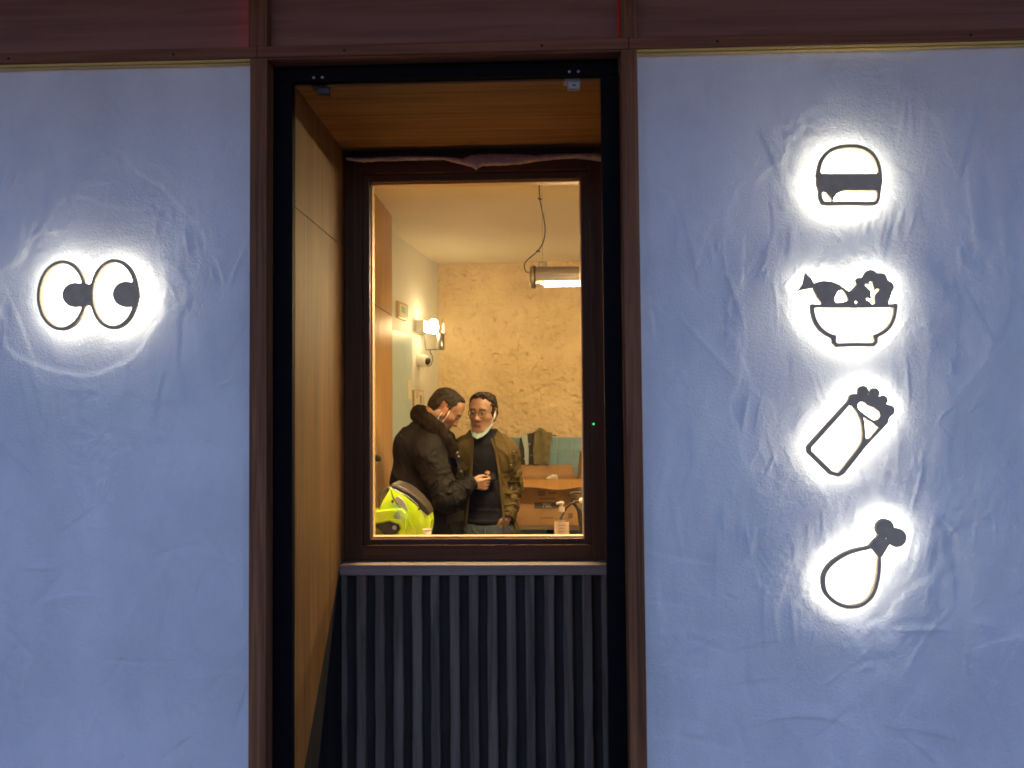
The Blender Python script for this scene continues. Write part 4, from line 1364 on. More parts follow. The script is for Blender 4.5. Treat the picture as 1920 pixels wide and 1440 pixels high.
MB().box((pp.x - 0.004, YBX + 0.016, bzb - 0.089), (pp.x + 0.174, YBX + 0.254, bzb - 0.07), 0.004).build('lid', M['black_plastic'], bk)

box = thing('cardboard_box', 'open brown cardboard box with raised flaps and dark printed band', 'box', ((bx0 + bx1) / 2, YBX + bdp / 2, bzb))
th = 0.005
MB().box((bx0, YBX, bzb), (bx1, YBX + th, bzt)).build('front_panel', M['card'], box)
MB().box((bx0, YBX + bdp - th, bzb), (bx1, YBX + bdp, bzt)).build('back_panel', M['card'], box)
MB().box((bx0, YBX + th + 0.0005, bzb), (bx0 + th, YBX + bdp - th - 0.0005, bzt)).build('side_panel', M['card'], box)
MB().box((bx1 - th, YBX + th + 0.0005, bzb), (bx1, YBX + bdp - th - 0.0005, bzt)).build('side_panel', M['card'], box)
MB().box((bx0 + th, YBX + th, bzb), (bx1 - th, YBX + bdp - th, bzb + th)).build('bottom_panel', M['card_in'], box)
# front flap folded out and a little down, wavy edge
n = 14
V, F = [], []
for i in range(n + 1):
    t_ = i / n
    x = bx0 + (bx1 - bx0) * t_ + 0.012 * (t_ - 0.5)
    sag = 0.012 * math.sin(t_ * 7) - 0.02 * (1 - t_) * 0.4
    for (yy, z2) in ((YBX + 0.001, bzt + 0.001), (YBX - 0.09, bzt - 0.025 + sag * 0.5), (YBX - 0.165, bzt - 0.045 + sag)):
        V.append((x + (0.02 if i == n else 0) * (YBX - yy) * 6, yy, z2))
    for (yy, z2) in ((YBX + 0.001, bzt - 0.003), (YBX - 0.09, bzt - 0.029 + sag * 0.5), (YBX - 0.165, bzt - 0.049 + sag)):
        V.append((x + (0.02 if i == n else 0) * (YBX - yy) * 6, yy, z2))
for i in range(n):
    a_, b_ = i * 6, (i + 1) * 6
    F += [(a_, a_ + 1, b_ + 1, b_), (a_ + 1, a_ + 2, b_ + 2, b_ + 1), (a_ + 3, b_ + 3, b_ + 4, a_ + 4), (a_ + 4, b_ + 4, b_ + 5, a_ + 5), (a_ + 2, a_ + 5, b_ + 5, b_ + 2)]
F += [(0, 3, 4, 1), (1, 4, 5, 2), (n * 6, n * 6 + 1, n * 6 + 4, n * 6 + 3), (n * 6 + 1, n * 6 + 2, n * 6 + 5, n * 6 + 4)]
MB().add(V, F).build('front_flap', M['card_in'], box)
yk = YBX + bdp
zk = at(1030, 872, yk + 0.03).z
MB().prism([(bx0 + 0.003, yk - 0.004, bzt + 0.001), (bx1 - 0.02, yk - 0.004, bzt + 0.001), (bx1 - 0.045, yk + 0.03, zk), (bx0 - 0.01, yk + 0.03, zk + 0.003)], (0, 0.005, 0.001)).build('back_flap', M['card'], box)
pr = [at(1077, 893, YBX + 0.30), at(1080, 850, YBX + 0.34), at(1094, 849, YBX + 0.10), at(1088, 899, YBX + 0.01)]
MB().prism([(bx1 - 0.002, YBX + bdp - 0.006, bzt + 0.001), (bx1 + 0.02, YBX + bdp - 0.01, bzt + 0.2), (bx1 + 0.055, YBX + 0.02, bzt + 0.19), (bx1 - 0.002, YBX + 0.006, bzt + 0.001)], (0.005, 0, 0)).build('side_flap', M['card'], box)
# print on the front: dark band with lettering, emblem, lines
def front_quad(b, x0, y0, x1, y1, dy=0.0007):
    p, q = at(x0, y0, YBX), at(x1, y1, YBX)
    b.box((p.x, YBX - dy, q.z), (q.x, YBX - dy * 0.3 + 0.0002, p.z))
b = MB(); front_quad(b, 1002, 942, 1048, 953.5); b.build('printed_band', M['ink'], box)
def text3d(body, size, loc, m, parent, name='lettering', rot=(R(90), 0, 0), sx=1.0):
    cu = bpy.data.curves.new(name, 'FONT')
    cu.body = body; cu.size = size; cu.align_x = 'CENTER'; cu.align_y = 'CENTER'; cu.extrude = 0.0003
    o = bpy.data.objects.new(name, cu)
    me = bpy.data.meshes.new_from_object(o)
    bpy.data.objects.remove(o)
    me.materials.append(m)
    o = bpy.data.objects.new(name, me)
    COL.objects.link(o)
    o.parent = parent
    o.rotation_euler = rot
    o.scale = (sx, 1, 1)
    o.location = Vector(loc) - origin(parent)
    return o
p = at(1026, 948, YBX - 0.0014)
text3d('PBK', 0.044, p, M['paper'], box, sx=0.9)
p = at(1028, 956.5, YBX - 0.001)
text3d('OR GASTON', 0.016, p, M['ink_faint'], box, sx=1.0)
b = MB()
for q in ((1009, 920, 1022, 930), (1028, 923, 1042, 926), (1012, 934, 1042, 936.5), (1013, 970, 1038, 972.5), (1066, 962, 1074, 972)):
    b = MB(); front_quad(b, *q, 0.0005); b.build('faded_print', M['ink_faint'], box)

# tissue in the carton
tp_ = thing('crumpled_paper', 'crumpled white tissue peeping over the edge of the open carton', 'paper', at(1035, 896, YBX + 0.05))
f = Field(np.array(at(1020, 905, YBX + 0.05)) - 0.03, np.array(at(1050, 888, YBX + 0.05)) + 0.05, 0.004)
for x, y, r_ in ((1031, 896, 0.014), (1036, 893.5, 0.016), (1041, 893, 0.014), (1027, 897, 0.012)):
    f.add(rcone(at(x, y, YBX + 0.05), at(x + 2, y + 3, YBX + 0.06), r_, r_), 0.004)
V, F = f.mesh()
V = V + vnormals(V, F) * (0.006 * fbm(V * 90, 2, 4))[:, None]
mesh_np('tissue', V, F, M['crumple'], tp_)

# olive garment hanging over the carton, on the tiled wall
YG = 4.42
gar = thing('hanging_jacket', 'olive green jacket hanging on the tiled wall above the open box', 'jacket', at(1005, 806, YG))
def cloth(name, pts, y0, y1, m, fold, seed, h=0.005):
    q = [at(x, y, (y0 + y1) / 2) for x, y in pts]
    lo = np.array([min(p.x for p in q) - 0.03, y0 - 0.03, min(p.z for p in q) - 0.03])
    hi = np.array([max(p.x for p in q) + 0.03, y1 + 0.03, max(p.z for p in q) + 0.03])
    f = Field(lo, hi, h)
    fn, l2, h2 = side_prism(pts, y0, y1, (y0 + y1) / 2)
    f.add((lambda P: fn(P) - 0.006, l2 - 0.01, h2 + 0.01), 0.002)
    V, F = f.mesh()
    nrm = vnormals(V, F)
    w_ = np.sin(V[:, 0] * 62 + V[:, 2] * 9 + 2.5 * fbm(V * 6, 2, seed)) * 0.6 + fbm(V * np.array([14, 14, 5]), 3, seed + 2)
    V = V + nrm * (fold * w_)[:, None]
    return mesh_np(name, V, F, m, gar)
cloth('shell', [(1003, 810), (1010, 804), (1022, 808), (1033, 813), (1034, 822), (1031, 845), (1029, 869), (1002, 870), (1001, 850)], YG - 0.05, YG + 0.03, M['olive_cloth'], 0.011, 3)
cloth('lining', [(976, 822), (990, 815), (1004, 810), (1006, 840), (1004, 871), (976, 870)], YG - 0.01, YG + 0.04, M['dark_lining'], 0.006, 5)
cloth('front_edge', [(978, 817), (987, 816), (990, 842), (990, 870), (986, 870), (984, 842)], YG - 0.045, YG - 0.02, M['pale_cloth'], 0.003, 9, 0.004)
for x, y in ((992.5, 833), (983.5, 860), (996, 854)):
    MB().lathe(at(x, y, YG - 0.03), (0, -1, 0), [(0, 0.008), (0.004, 0.007), (0.006, 0)], 12).build('snap_button', M['steel'], gar)
MB().obox(at(1034, 817, YG), (0.04, 0, 0.002), (0, 0.006, 0), (0, 0, 0.004)).build('hanger_hook', M['black_plastic'], gar)


# ================================================================== THE TWO MEN
def skin_mat(name):
    m = mat(name, (0.5, 0.3, 0.2), 0.5)
    b = m.node_tree.nodes['Principled BSDF']
    a = N(m, 'ShaderNodeAttribute', attribute_name='tint')
    L(m, a.outputs['Color'], b.inputs['Base Color'])
    b.inputs['Subsurface Weight'].default_value = 0.08
    b.inputs['Subsurface Radius'].default_value = (0.01, 0.004, 0.002)
    return m


M['skin'] = skin_mat('skin')
M['hair_dark'] = noisy(mat('dark_brown_hair', (0.03, 0.02, 0.014), 0.6, spec=0.25), (0.008, 0.005, 0.004), (0.030, 0.020, 0.013), (60, 60, 160), detail=4, bump=0.5, bscale=260)
M['hair_grey'] = noisy(mat('greying_hair', (0.05, 0.038, 0.03), 0.7, spec=0.2), (0.007, 0.0055, 0.0045), (0.034, 0.027, 0.022), (45, 45, 60), detail=6, bump=0.5, bscale=260)
M['wax_coat'] = noisy(mat('black_waxed_cotton', (0.016, 0.0145, 0.012), 0.72, spec=0.15), (0.005, 0.005, 0.005), (0.014, 0.012, 0.0095), (9, 9, 9), bump=0.25, bscale=220)
M['fleece'] = noisy(mat('brown_fleece', (0.05, 0.037, 0.022), 0.95, spec=0.1), (0.006, 0.0045, 0.003), (0.026, 0.018, 0.010), (90, 90, 90), bump=0.9, bscale=320, bdist=0.006)
M['parka'] = noisy(mat('olive_parka_cotton', (0.12, 0.085, 0.028), 0.8, spec=0.15), (0.052, 0.037, 0.012), (0.078, 0.056, 0.020), (9, 9, 9), bump=0.2, bscale=260)
M['sweater'] = noisy(mat('navy_wool', (0.016, 0.016, 0.019), 0.9, spec=0.15), (0.007, 0.007, 0.010), (0.013, 0.013, 0.017), (50, 50, 50), bump=0.3, bscale=500)
M['denim'] = noisy(mat('faded_denim', (0.11, 0.13, 0.15), 0.85), (0.030, 0.036, 0.044), (0.075, 0.085, 0.092), (14, 14, 8), bump=0.3, bscale=500)
M['dark_trouser'] = noisy(mat('dark_grey_trouser', (0.03, 0.031, 0.034), 0.85), (0.022, 0.023, 0.026), (0.042, 0.042, 0.045), (14, 14, 8), bump=0.2, bscale=400)
M['mask_cloth'] = mat('mint_mask_cloth', (0.30, 0.46, 0.44), 0.85)
M['white_cord'] = mat('white_cord', (0.8, 0.78, 0.72), 0.5)
M['eye_white'] = mat('eye_white', (0.16, 0.13, 0.11), 0.4)
M['iris'] = mat('dark_iris', (0.03, 0.018, 0.012), 0.2)
M['lens'] = glass('spectacle_lens', (0.93, 0.93, 0.92), 0.6)
M['wire_frame'] = mat('thin_dark_spectacle_wire', (0.06, 0.05, 0.045), 0.35, 0.6)
M['leather'] = mat('black_leather', (0.02, 0.018, 0.016), 0.45)
M['phone_black'] = mat('phone_black', (0.01, 0.01, 0.012), 0.15)
A3 = lambda v: np.array(v, float)


def rotm(yaw, pitch=0.0, roll=0.0):
    return np.array(Matrix.Rotation(R(yaw), 3, 'Z') @ Matrix.Rotation(R(pitch), 3, 'X') @ Matrix.Rotation(R(roll), 3, 'Y'))


def head_prims(H, c, wide=1.0, ear=(0.0, 0.0), ear_out=24):
    """head in local axes: face towards -y, x to the wearer's left, z up; origin between the ears"""
    g = lambda x, y, z: c + H @ A3((x * wide, y, z))
    E = lambda x, y, z, r: ell(g(x, y, z), A3(r) * A3((wide, 1, 1)), H)
    Cc = lambda a, b, r1, r2: rcone(g(*a), g(*b), r1, r2)
    add = [(E(0, 0.012, 0.04, (0.073, 0.094, 0.078)), 0.02), (E(0, -0.03, 0.045, (0.066, 0.055, 0.062)), 0.03),
           (E(0, -0.035, -0.025, (0.060, 0.056, 0.075)), 0.03), (E(0, -0.045, -0.065, (0.043, 0.045, 0.048)), 0.03),
           (Cc((-0.022, -0.072, -0.096), (0.022, -0.072, -0.096), 0.018, 0.018), 0.025),
           (Cc((-0.034, -0.078, 0.03), (0.034, -0.078, 0.03), 0.012, 0.012), 0.02),
           (Cc((0.04, -0.066, -0.012), (0.05, -0.05, -0.018), 0.016, 0.016), 0.025), (Cc((-0.04, -0.066, -0.012), (-0.05, -0.05, -0.018), 0.016, 0.016), 0.025),
           (Cc((-0.048, 0.0, -0.045), (-0.024, -0.055, -0.088), 0.018, 0.015), 0.022), (Cc((0.048, 0.0, -0.045), (0.024, -0.055, -0.088), 0.018, 0.015), 0.022),
           ]
    cut = [(E(s_ * 0.031, -0.094, 0.012, (0.019, 0.013, 0.013)), 0.016) for s_ in (-1, 1)]
    add2 = [(Cc((0, -0.084, 0.018), (0, -0.108, -0.022), 0.0075, 0.0115), 0.012),
            (Cc((-0.010, -0.096, -0.028), (0.010, -0.096, -0.028), 0.009, 0.009), 0.008),
            (Cc((-0.018, -0.086, -0.0585), (0.018, -0.086, -0.0585), 0.0055, 0.0055), 0.006), (Cc((-0.016, -0.086, -0.070), (0.016, -0.086, -0.070), 0.0065, 0.0065), 0.006),
            (E(0, -0.088, -0.0555, (0.012, 0.008, 0.006)), 0.006)]
    cut2 = [(Cc((-0.02, -0.098, -0.0645), (0.02, -0.098, -0.0645), 0.0028, 0.0028), 0.004)]
    for s_ in (-1, 1):
        add2.append((E(s_ * 0.031, -0.082, 0.0125, (0.0135, 0.012, 0.0115)), 0.003))
        cut2.append((E(s_ * 0.031, -0.096, 0.0110, (0.0120, 0.009, 0.0034)), 0.002))
        eh = H @ np.array(Matrix.Rotation(R(s_ * ear_out), 3, 'Z'))
        add2.append((ell(g(s_ * 0.078, 0.012 + ear[0], 0.004 + ear[1]), A3((0.007, 0.018, 0.033)), eh), 0.008))
        cut2.append((ell(g(s_ * 0.0865, 0.006 + ear[0], 0.004 + ear[1]), A3((0.005, 0.009, 0.019)), eh), 0.004))
    return add, cut, add2, cut2


def hand_prims(wr, d, pn, side, curl=35, spread=0.0, thumb_out=0.9, s=1.0):
    """wr wrist, d direction of the fingers, pn out of the palm, side = thumb side"""
    d, pn, side = (v / np.linalg.norm(v) for v in (A3(d), A3(pn), A3(side)))
    out = []
    for k in (-1, 0, 1):
        out.append((rcone(wr + d * 0.012 * s + side * 0.012 * k * s, wr + d * 0.082 * s + side * 0.025 * k * s, 0.017 * s, 0.0145 * s), 0.012))
    for i, ln in enumerate((0.92, 1.0, 0.95, 0.76)):
        k = 1.5 - i
        b = wr + d * 0.088 * s + side * 0.0205 * k * s
        dirv = d + side * spread * k * 0.15
        r = 0.0098 * s
        ang = 0.0
        for seg, sl_ in enumerate((0.044, 0.028, 0.022)):
            ang += R(curl * (0.7 if seg == 0 else 1.0) + 4 * i)
            v = dirv * math.cos(ang) + pn * math.sin(ang)
            v /= np.linalg.norm(v)
            e = b + v * sl_ * ln * s
            out.append((rcone(b, e, r, r * 0.9), 0.0035))
            b, r = e, r * 0.9
    b = wr + d * 0.025 * s + side * 0.028 * s
    v = side * thumb_out + d * 0.8 + pn * 0.35
    v /= np.linalg.norm(v)
    e = b + v * 0.042 * s
    out.append((rcone(b, e, 0.0145 * s, 0.012 * s), 0.008))
    v = side * thumb_out * 0.25 + d * 1.0 + pn * 0.55
    v /= np.linalg.norm(v)
    out.append((rcone(e, e + v * 0.032 * s, 0.0115 * s, 0.0095 * s), 0.004))
    return out


def do(f, prims, cut=False):
    for p, k in prims:
        (f.cut if cut else f.add)(p, k)


def paint_head(V, H, c, beard=0.0, wide=1.0, skin=(0.46, 0.25, 0.155)):
    q = (V - c) @ H
    x, y, z = np.abs(q[:, 0]) / wide, q[:, 1], q[:, 2]
    col = np.tile(A3(skin), (len(V), 1))
    col *= (1 + 0.10 * fbm(V * 60, 2, 3))[:, None]
    near = np.linalg.norm(q, axis=1) < 0.17
    def mix(m_, cc):
        m_ = (np.clip(m_, 0, 1) * near)[:, None]
        col[:] = col * (1 - m_) + A3(cc) * m_
    red = np.exp(-(((x - 0.04) / 0.025) ** 2 + ((z + 0.02) / 0.025) ** 2)) * (y < -0.03)
    mix(red * 0.25, (0.29, 0.12, 0.08))
    mix(np.exp(-((x / 0.018) ** 2 + ((z + 0.02) / 0.02) ** 2)) * (y < -0.09) * 0.25, (0.29, 0.12, 0.08))
    mix(np.exp(-((x - 0.078) / 0.012) ** 2) * (np.abs(z) < 0.04) * 0.5, (0.29, 0.11, 0.07))
    st = np.clip((-0.036 - z) / 0.015, 0, 1) * np.clip((0.0 - y + 0.01) / 0.02, 0, 1)
    st = np.maximum(st, np.clip(1 - np.abs(z + 0.046) / 0.008, 0, 1) * (x < 0.026) * (y < -0.07))
    st = st * np.clip(1.2 - np.exp(-(x / 0.02) ** 2 - ((z + 0.065) / 0.012) ** 2) * 2, 0, 1)
    mix(st * beard, (0.07, 0.052, 0.042))
    lip = (np.abs(z + 0.0645) < 0.0125) & (x < 0.024) & (y < -0.075)
    mix(lip * 0.7, (0.19, 0.068, 0.055))
    mix((np.abs(z + 0.0645) < 0.004) * (x < 0.022) * (y < -0.075) * 0.9, (0.06, 0.025, 0.02))
    brow = np.exp(-((z - 0.034 + 0.25 * np.clip(x - 0.03, 0, 1)) / 0.0055) ** 2) * (x > 0.012) * (x < 0.052) * (y < -0.05)
    mix(brow * 0.9, (0.022, 0.014, 0.010))
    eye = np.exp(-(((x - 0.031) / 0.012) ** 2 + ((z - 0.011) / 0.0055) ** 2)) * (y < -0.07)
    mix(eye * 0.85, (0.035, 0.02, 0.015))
    mix(np.exp(-(((x - 0.031) / 0.02) ** 2 + ((z - 0.01) / 0.014) ** 2)) * (y < -0.06) * 0.3, (0.12, 0.06, 0.042))  # shading of the eye sockets painted into the skin tint
    return col


def ridge(n, p=2.0):
    return (1 - np.clip(np.abs(n) * 2.4, 0, 1)) ** p


def sleeve_folds(V, nrm, bones, amp, freq, seed):
    """tight rings and drag folds round the limb segments; bones: list of (a, b, strength at a, strength at b)"""
    disp = np.zeros(len(V))
    for k, (a, b, s0, s1) in enumerate(bones):
        a, b = A3(a), A3(b)
        ba = b - a
        Lb = np.linalg.norm(ba)
        u = ba / Lb
        e1 = np.cross(u, A3((0.3, 1, 0.2))); e1 /= np.linalg.norm(e1)
        e2 = np.cross(u, e1)
        t = (V - a) @ ba / Lb ** 2
        rel = V - a - np.clip(t, 0, 1)[:, None] * ba
        d = np.linalg.norm(rel, axis=1)
        wgt = np.exp(-(np.maximum(d - 0.075, 0) / 0.02) ** 2) * np.clip((t + 0.15) / 0.15, 0, 1) * np.clip((1.15 - t) / 0.15, 0, 1)
        s_ = t * Lb
        q = np.stack([s_ * freq + 14 * (rel @ e1) * 0.6, (rel @ e1) * 11, (rel @ e2) * 11], 1)
        q = q + 0.35 * np.stack([fbm(q * 1.3, 2, seed + 1), fbm(q * 1.3, 2, seed + 2), fbm(q * 1.3, 2, seed + 3)], 1)
        n = ridge(vnoise(q, seed + k)) + 0.45 * ridge(vnoise(q * 2.1 + 7, seed + k + 3))
        disp += wgt * (s0 + (s1 - s0) * np.clip(t, 0, 1)) * amp * (n - 0.5)
    return V + nrm * disp[:, None]


def wrinkle(V, F, amp, sc, seed, tilt=0.35):
    nrm = vnormals(V, F)
    P = V * A3(sc)
    P[:, 0] += tilt * V[:, 2] * sc[0]
    P = P + 0.4 * np.stack([fbm(P, 2, seed + 1), fbm(P, 2, seed + 2), fbm(P, 2, seed + 3)], 1)
    w_ = ridge(vnoise(P, seed)) + 0.4 * ridge(vnoise(P * 2.3 + 5, seed + 4))
    return V + nrm * (amp * (w_ - 0.5) + amp * 0.5 * fbm(V * 6, 2, seed + 8))[:, None]


def hair(root, H, c, m, front, temple, seed, amp, lump=None, wide=1.0, thick=0.0075, nape=-0.055):
    f = Field(c - 0.19, c + 0.19, 0.0034)
    for r_, o_ in (((0.073, 0.094, 0.078), (0, 0.012, 0.04)), ((0.066, 0.055, 0.062), (0, -0.03, 0.045)), ((0.067, 0.07, 0.075), (0, 0.03, 0.0))):
        f.add(ell(c + H @ A3((o_[0], o_[1], o_[2])), (A3(r_) + thick) * A3((wide, 1, 1)), H), 0.02)
    for o_, r_ in lump or []:
        f.add(ell(c + H @ A3(o_), A3(r_), H), 0.012)

    def region(P):
        q = (P - c) @ H
        x, y, z = np.abs(q[..., 0]), q[..., 1], q[..., 2]
        yb = np.where(z < 0.05, temple - 0.12 * np.clip(z, -0.02, 0.05), temple - 0.006 + (front - temple + 0.006) * np.clip((z - 0.05) / 0.05, 0, 1))
        nq = q.reshape(-1, 3)
        jit = (0.010 * vnoise(nq * 75, seed) + 0.004 * vnoise(nq * 190, seed + 1)).reshape(q.shape[:-1])
        yb = yb + jit + np.where(z > 0.06, 0.5 * np.clip(x - 0.02, 0, 0.04) * np.clip(0.055 - np.abs(x - 0.045), 0, 1) * 10, 0)
        zl = np.where(y > 0.035, nape, np.where(y > -0.004, 0.036, -0.012))
        return np.maximum(yb - y, zl - z)
    f.keep(region, 0.006)
    V, F = f.mesh()
    nrm = vnormals(V, F)
    q = (V - c) @ H
    comb = fbm(np.stack([q[:, 0] * 110, q[:, 1] * 26, q[:, 2] * 26 + 30 * np.abs(q[:, 0])], 1), 3, seed)
    V = V + nrm * (amp * comb + amp * 0.6 * fbm(q * 40, 2, seed + 4))[:, None]
    return mesh_np('hair', V, F, m, root)


def ribbon(name, pts, ups, wid, thick, m, root):
    b = MB()
    pts = [Vector(p) for p in pts]
    V, F = [], []
    for i, p in enumerate(pts):
        t = (pts[min(i + 1, len(pts) - 1)] - pts[max(i - 1, 0)]).normalized()
        u = Vector(ups[i]).normalized()
        n = t.cross(u).normalized()
        w_ = wid[i] if isinstance(wid, (list, tuple)) else wid
        for a_, c_ in ((-1, -1), (1, -1), (1, 1), (-1, 1)):
            V.append(p + u * a_ * w_ / 2 + n * c_ * thick / 2)
    for i in range(len(pts) - 1):
        for k in range(4):
            k2 = (k + 1) % 4
            F.append((i * 4 + k, i * 4 + k2, i * 4 + 4 + k2, i * 4 + 4 + k))
    F += [(0, 1, 2, 3), tuple(len(V) - 4 + k for k in (3, 2, 1, 0))]
    return b.add(V, F).build(name, m, root)


def eyes_of(root, H, c, wide=1.0, look=(0, -1, -0.1)):
    for s_ in (-1, 1):
        e = c + H @ A3((s_ * 0.031 * wide, -0.0818, 0.0112))
        d = H @ A3(look)
        d = d / np.linalg.norm(d)
        b = MB(); prof_ = [(-0.009 + 0.0095 * (1 - math.cos(k * math.pi / 10)), 0.0095 * math.sin(k * math.pi / 10)) for k in range(11)]
        b.lathe(e, d, prof_, 14)
        eo = b.build('eye', M['eye_white'], root)
        MB().lathe(e + d * 0.0092, d, [(0, 0.0054), (0.0012, 0.004), (0.0014, 0)], 12).build('iris', M['iris'], eo)


def foot_prims(an, d):
    an, d = A3(an), A3(d) / np.linalg.norm(A3(d))
    heel = an - d * 0.045; heel[2] = 0.045
    toe = an + d * 0.17; toe[2] = 0.034
    return [(rcone(an, heel, 0.045, 0.042), 0.02), (rcone(heel, toe, 0.042, 0.034), 0.02)]


def legs(hipL, hipR, kneeL, kneeR, anL, anR, g=0.0):
    o = []
    for h_, k_, a_ in ((hipL, kneeL, anL), (hipR, kneeR, anR)):
        o += [(rcone(h_, k_, 0.085 + g, 0.058 + g), 0.03), (rcone(k_, a_, 0.058 + g, 0.040 + g * 1.4), 0.02)]
    return o


# ---- the man facing us: parka over a navy sweater, glasses, mask under his chin
YR = 2.55
HR = rotm(-17, 6, 3)
cR = A3(at(906, 775, YR - 0.03))
BR = rotm(-6)
neckR = A3(at(909, 818, YR + 0.015))
chR = A3(at(911, 862, YR + 0.02))
beR = A3(at(910, 930, YR + 0.01))
peR = A3(at(909, 985, YR + 0.01))
shLR, shRR = A3(at(951, 846, YR + 0.03)), A3(at(866, 845, YR + 0.02))
elLR, elRR = A3(at(960, 914, YR + 0.05)), A3(at(856, 918, YR + 0.06))
wrLR, wrRR = A3(at(951, 968, YR - 0.06)), A3(at(858, 980, YR - 0.02))
root = thing('person', 'man in olive parka and navy sweater facing us, glasses on, hand in pocket', 'person', (peR[0], peR[1], 0))
person = tag
base = Vector(root.location)
hpL, hpR = A3((peR[0] + 0.085, peR[1], 0.90)), A3((peR[0] - 0.085, peR[1], 0.90))
knL, knR = A3((peR[0] + 0.11, peR[1] - 0.03, 0.49)), A3((peR[0] - 0.10, peR[1] - 0.02, 0.49))
anL, anR = A3((peR[0] + 0.12, peR[1] + 0.01, 0.085)), A3((peR[0] - 0.11, peR[1] + 0.01, 0.085))


def torso(ne, ch, be, pe, B_, shl, shr, g=0.0, fat=1.0):
    return [(ell(ch, A3((0.158 + g, (0.108 + g) * fat, 0.165)), B_), 0.04), (ell(be, A3((0.142 + g, (0.108 + g) * fat, 0.15)), B_), 0.06),
            (ell(pe, A3((0.152 + g, (0.108 + g) * fat, 0.13)), B_), 0.05),
            (rcone(ne, shl, 0.045 + g * 0.6, 0.052 + g), 0.05), (rcone(ne, shr, 0.045 + g * 0.6, 0.052 + g), 0.05)]


f = Field(A3((peR[0] - 0.36, peR[1] - 0.34, -0.01)), A3((peR[0] + 0.36, peR[1] + 0.30, 1.78)), 0.0042)
a1, c1, a2, c2 = head_prims(HR, cR, 0.94, (0.0, 0.0), 38)
do(f, torso(neckR, chR, beR, peR, BR, shLR, shRR))
do(f, legs(hpL, hpR, knL, knR, anL, anR))
do(f, foot_prims(anL, (0.15, -1, 0)) + foot_prims(anR, (-0.2, -1, 0)))
for a_, b_, c_ in ((shLR, elLR, wrLR), (shRR, elRR, wrRR)):
    do(f, [(rcone(a_, b_, 0.050, 0.040), 0.03), (rcone(b_, c_, 0.040, 0.028), 0.02)])
do(f, [(rcone(cR + HR @ A3((0, 0.02, -0.07)), neckR + A3((0, 0.01, -0.01)), 0.055, 0.06), 0.03)])
do(f, a1); do(f, c1, True); do(f, a2); do(f, c2, True)
do(f, hand_prims(wrLR + A3((-0.004, -0.02, -0.006)), (-0.36, 0.26, -1), (-0.6, 0.75, 0.1), (-0.7, -0.7, 0.25), 8, thumb_out=0.4, s=0.98))
do(f, hand_prims(wrRR, (0.1, -0.1, -1), (0.9, 0.2, 0), (0, -1, 0), 25, s=0.98))
V, F = f.mesh()
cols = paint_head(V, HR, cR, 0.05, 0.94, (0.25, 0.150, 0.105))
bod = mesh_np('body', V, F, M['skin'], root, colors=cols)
eyes_of(root, HR, cR, 0.94, (-0.15, -1, -0.05))
hair(root, HR, cR, M['hair_dark'], -0.066, -0.034, 12, 0.0045, [((0.0, -0.05, 0.104), (0.045, 0.045, 0.020)), ((0.062, -0.008, 0.07), (0.020, 0.045, 0.045)), ((-0.060, -0.005, 0.07), (0.018, 0.04, 0.04))], 0.94, 0.009)
# sweater
f = Field(A3((peR[0] - 0.3, peR[1] - 0.25, 0.85)), A3((peR[0] + 0.3, peR[1] + 0.25, 1.62)), 0.0048)
do(f, torso(neckR, chR, beR, peR, BR, shLR, shRR, 0.012))
do(f, [(rcone(neckR + A3((0, -0.005, -0.03)), neckR + A3((0, -0.008, 0.028)), 0.085, 0.068), 0.03)])
zhem = at(910, 985, YR - 0.11).z
f.keep(lambda P: np.maximum(zhem - P[..., 2], P[..., 2] - (neckR[2] + 0.045)), 0.006)
V, F = f.mesh()
V = wrinkle(V, F, 0.004, (6, 6, 11), 31)
mesh_np('sweater', V, F, M['sweater'], root)
f = Field(A3((peR[0] - 0.3, peR[1] - 0.25, zhem - 0.02)), A3((peR[0] + 0.3, peR[1] + 0.25, zhem + 0.05)), 0.0048)
do(f, [(ell(A3((peR[0], peR[1], zhem + 0.02)), A3((0.166, 0.124, 0.06)), BR), 0.01)])
f.keep(lambda P: np.maximum(zhem - 0.004 - P[..., 2], P[..., 2] - (zhem + 0.03)), 0.008)
V, F = f.mesh()
mesh_np('sweater_hem', V, F, M['sweater'], root)
# jeans and belt loops, shoes
f = Field(A3((peR[0] - 0.34, peR[1] - 0.28, 0.03)), A3((peR[0] + 0.34, peR[1] + 0.28, zhem + 0.03)), 0.0055)
do(f, legs(hpL, hpR, knL, knR, anL, anR, 0.016))
do(f, [(ell(peR, A3((0.160, 0.116, 0.15)), BR), 0.05)])
f.keep(lambda P: np.maximum(0.06 - P[..., 2], P[..., 2] - (zhem + 0.008)), 0.006)
V, F = f.mesh()
V = wrinkle(V, F, 0.006, (9, 9, 13), 35)
mesh_np('jeans', V, F, M['denim'], root)
fl = at(909, 990, YR - 0.12)
MB().box((fl.x - 0.004, peR[1] - 0.135, 0.86), (fl.x + 0.004, peR[1] - 0.116, zhem - 0.006), 0.002).build('fly_seam', M['denim'], root)
for an, dd in ((anL, (0.15, -1, 0)), (anR, (-0.2, -1, 0))):
    f = Field(an - A3((0.16, 0.30, 0.1)), an + A3((0.16, 0.16, 0.08)), 0.006)
    for (p_, k_) in foot_prims(an, dd):
        f.add((lambda P, q=p_[0]: q(P) - 0.009, p_[1] - 0.01, p_[2] + 0.01), k_)
    f.keep(lambda P: 0.001 - P[..., 2], 0.004)
    V, F = f.mesh()
    mesh_np('shoe', V, F, M['leather'], root)
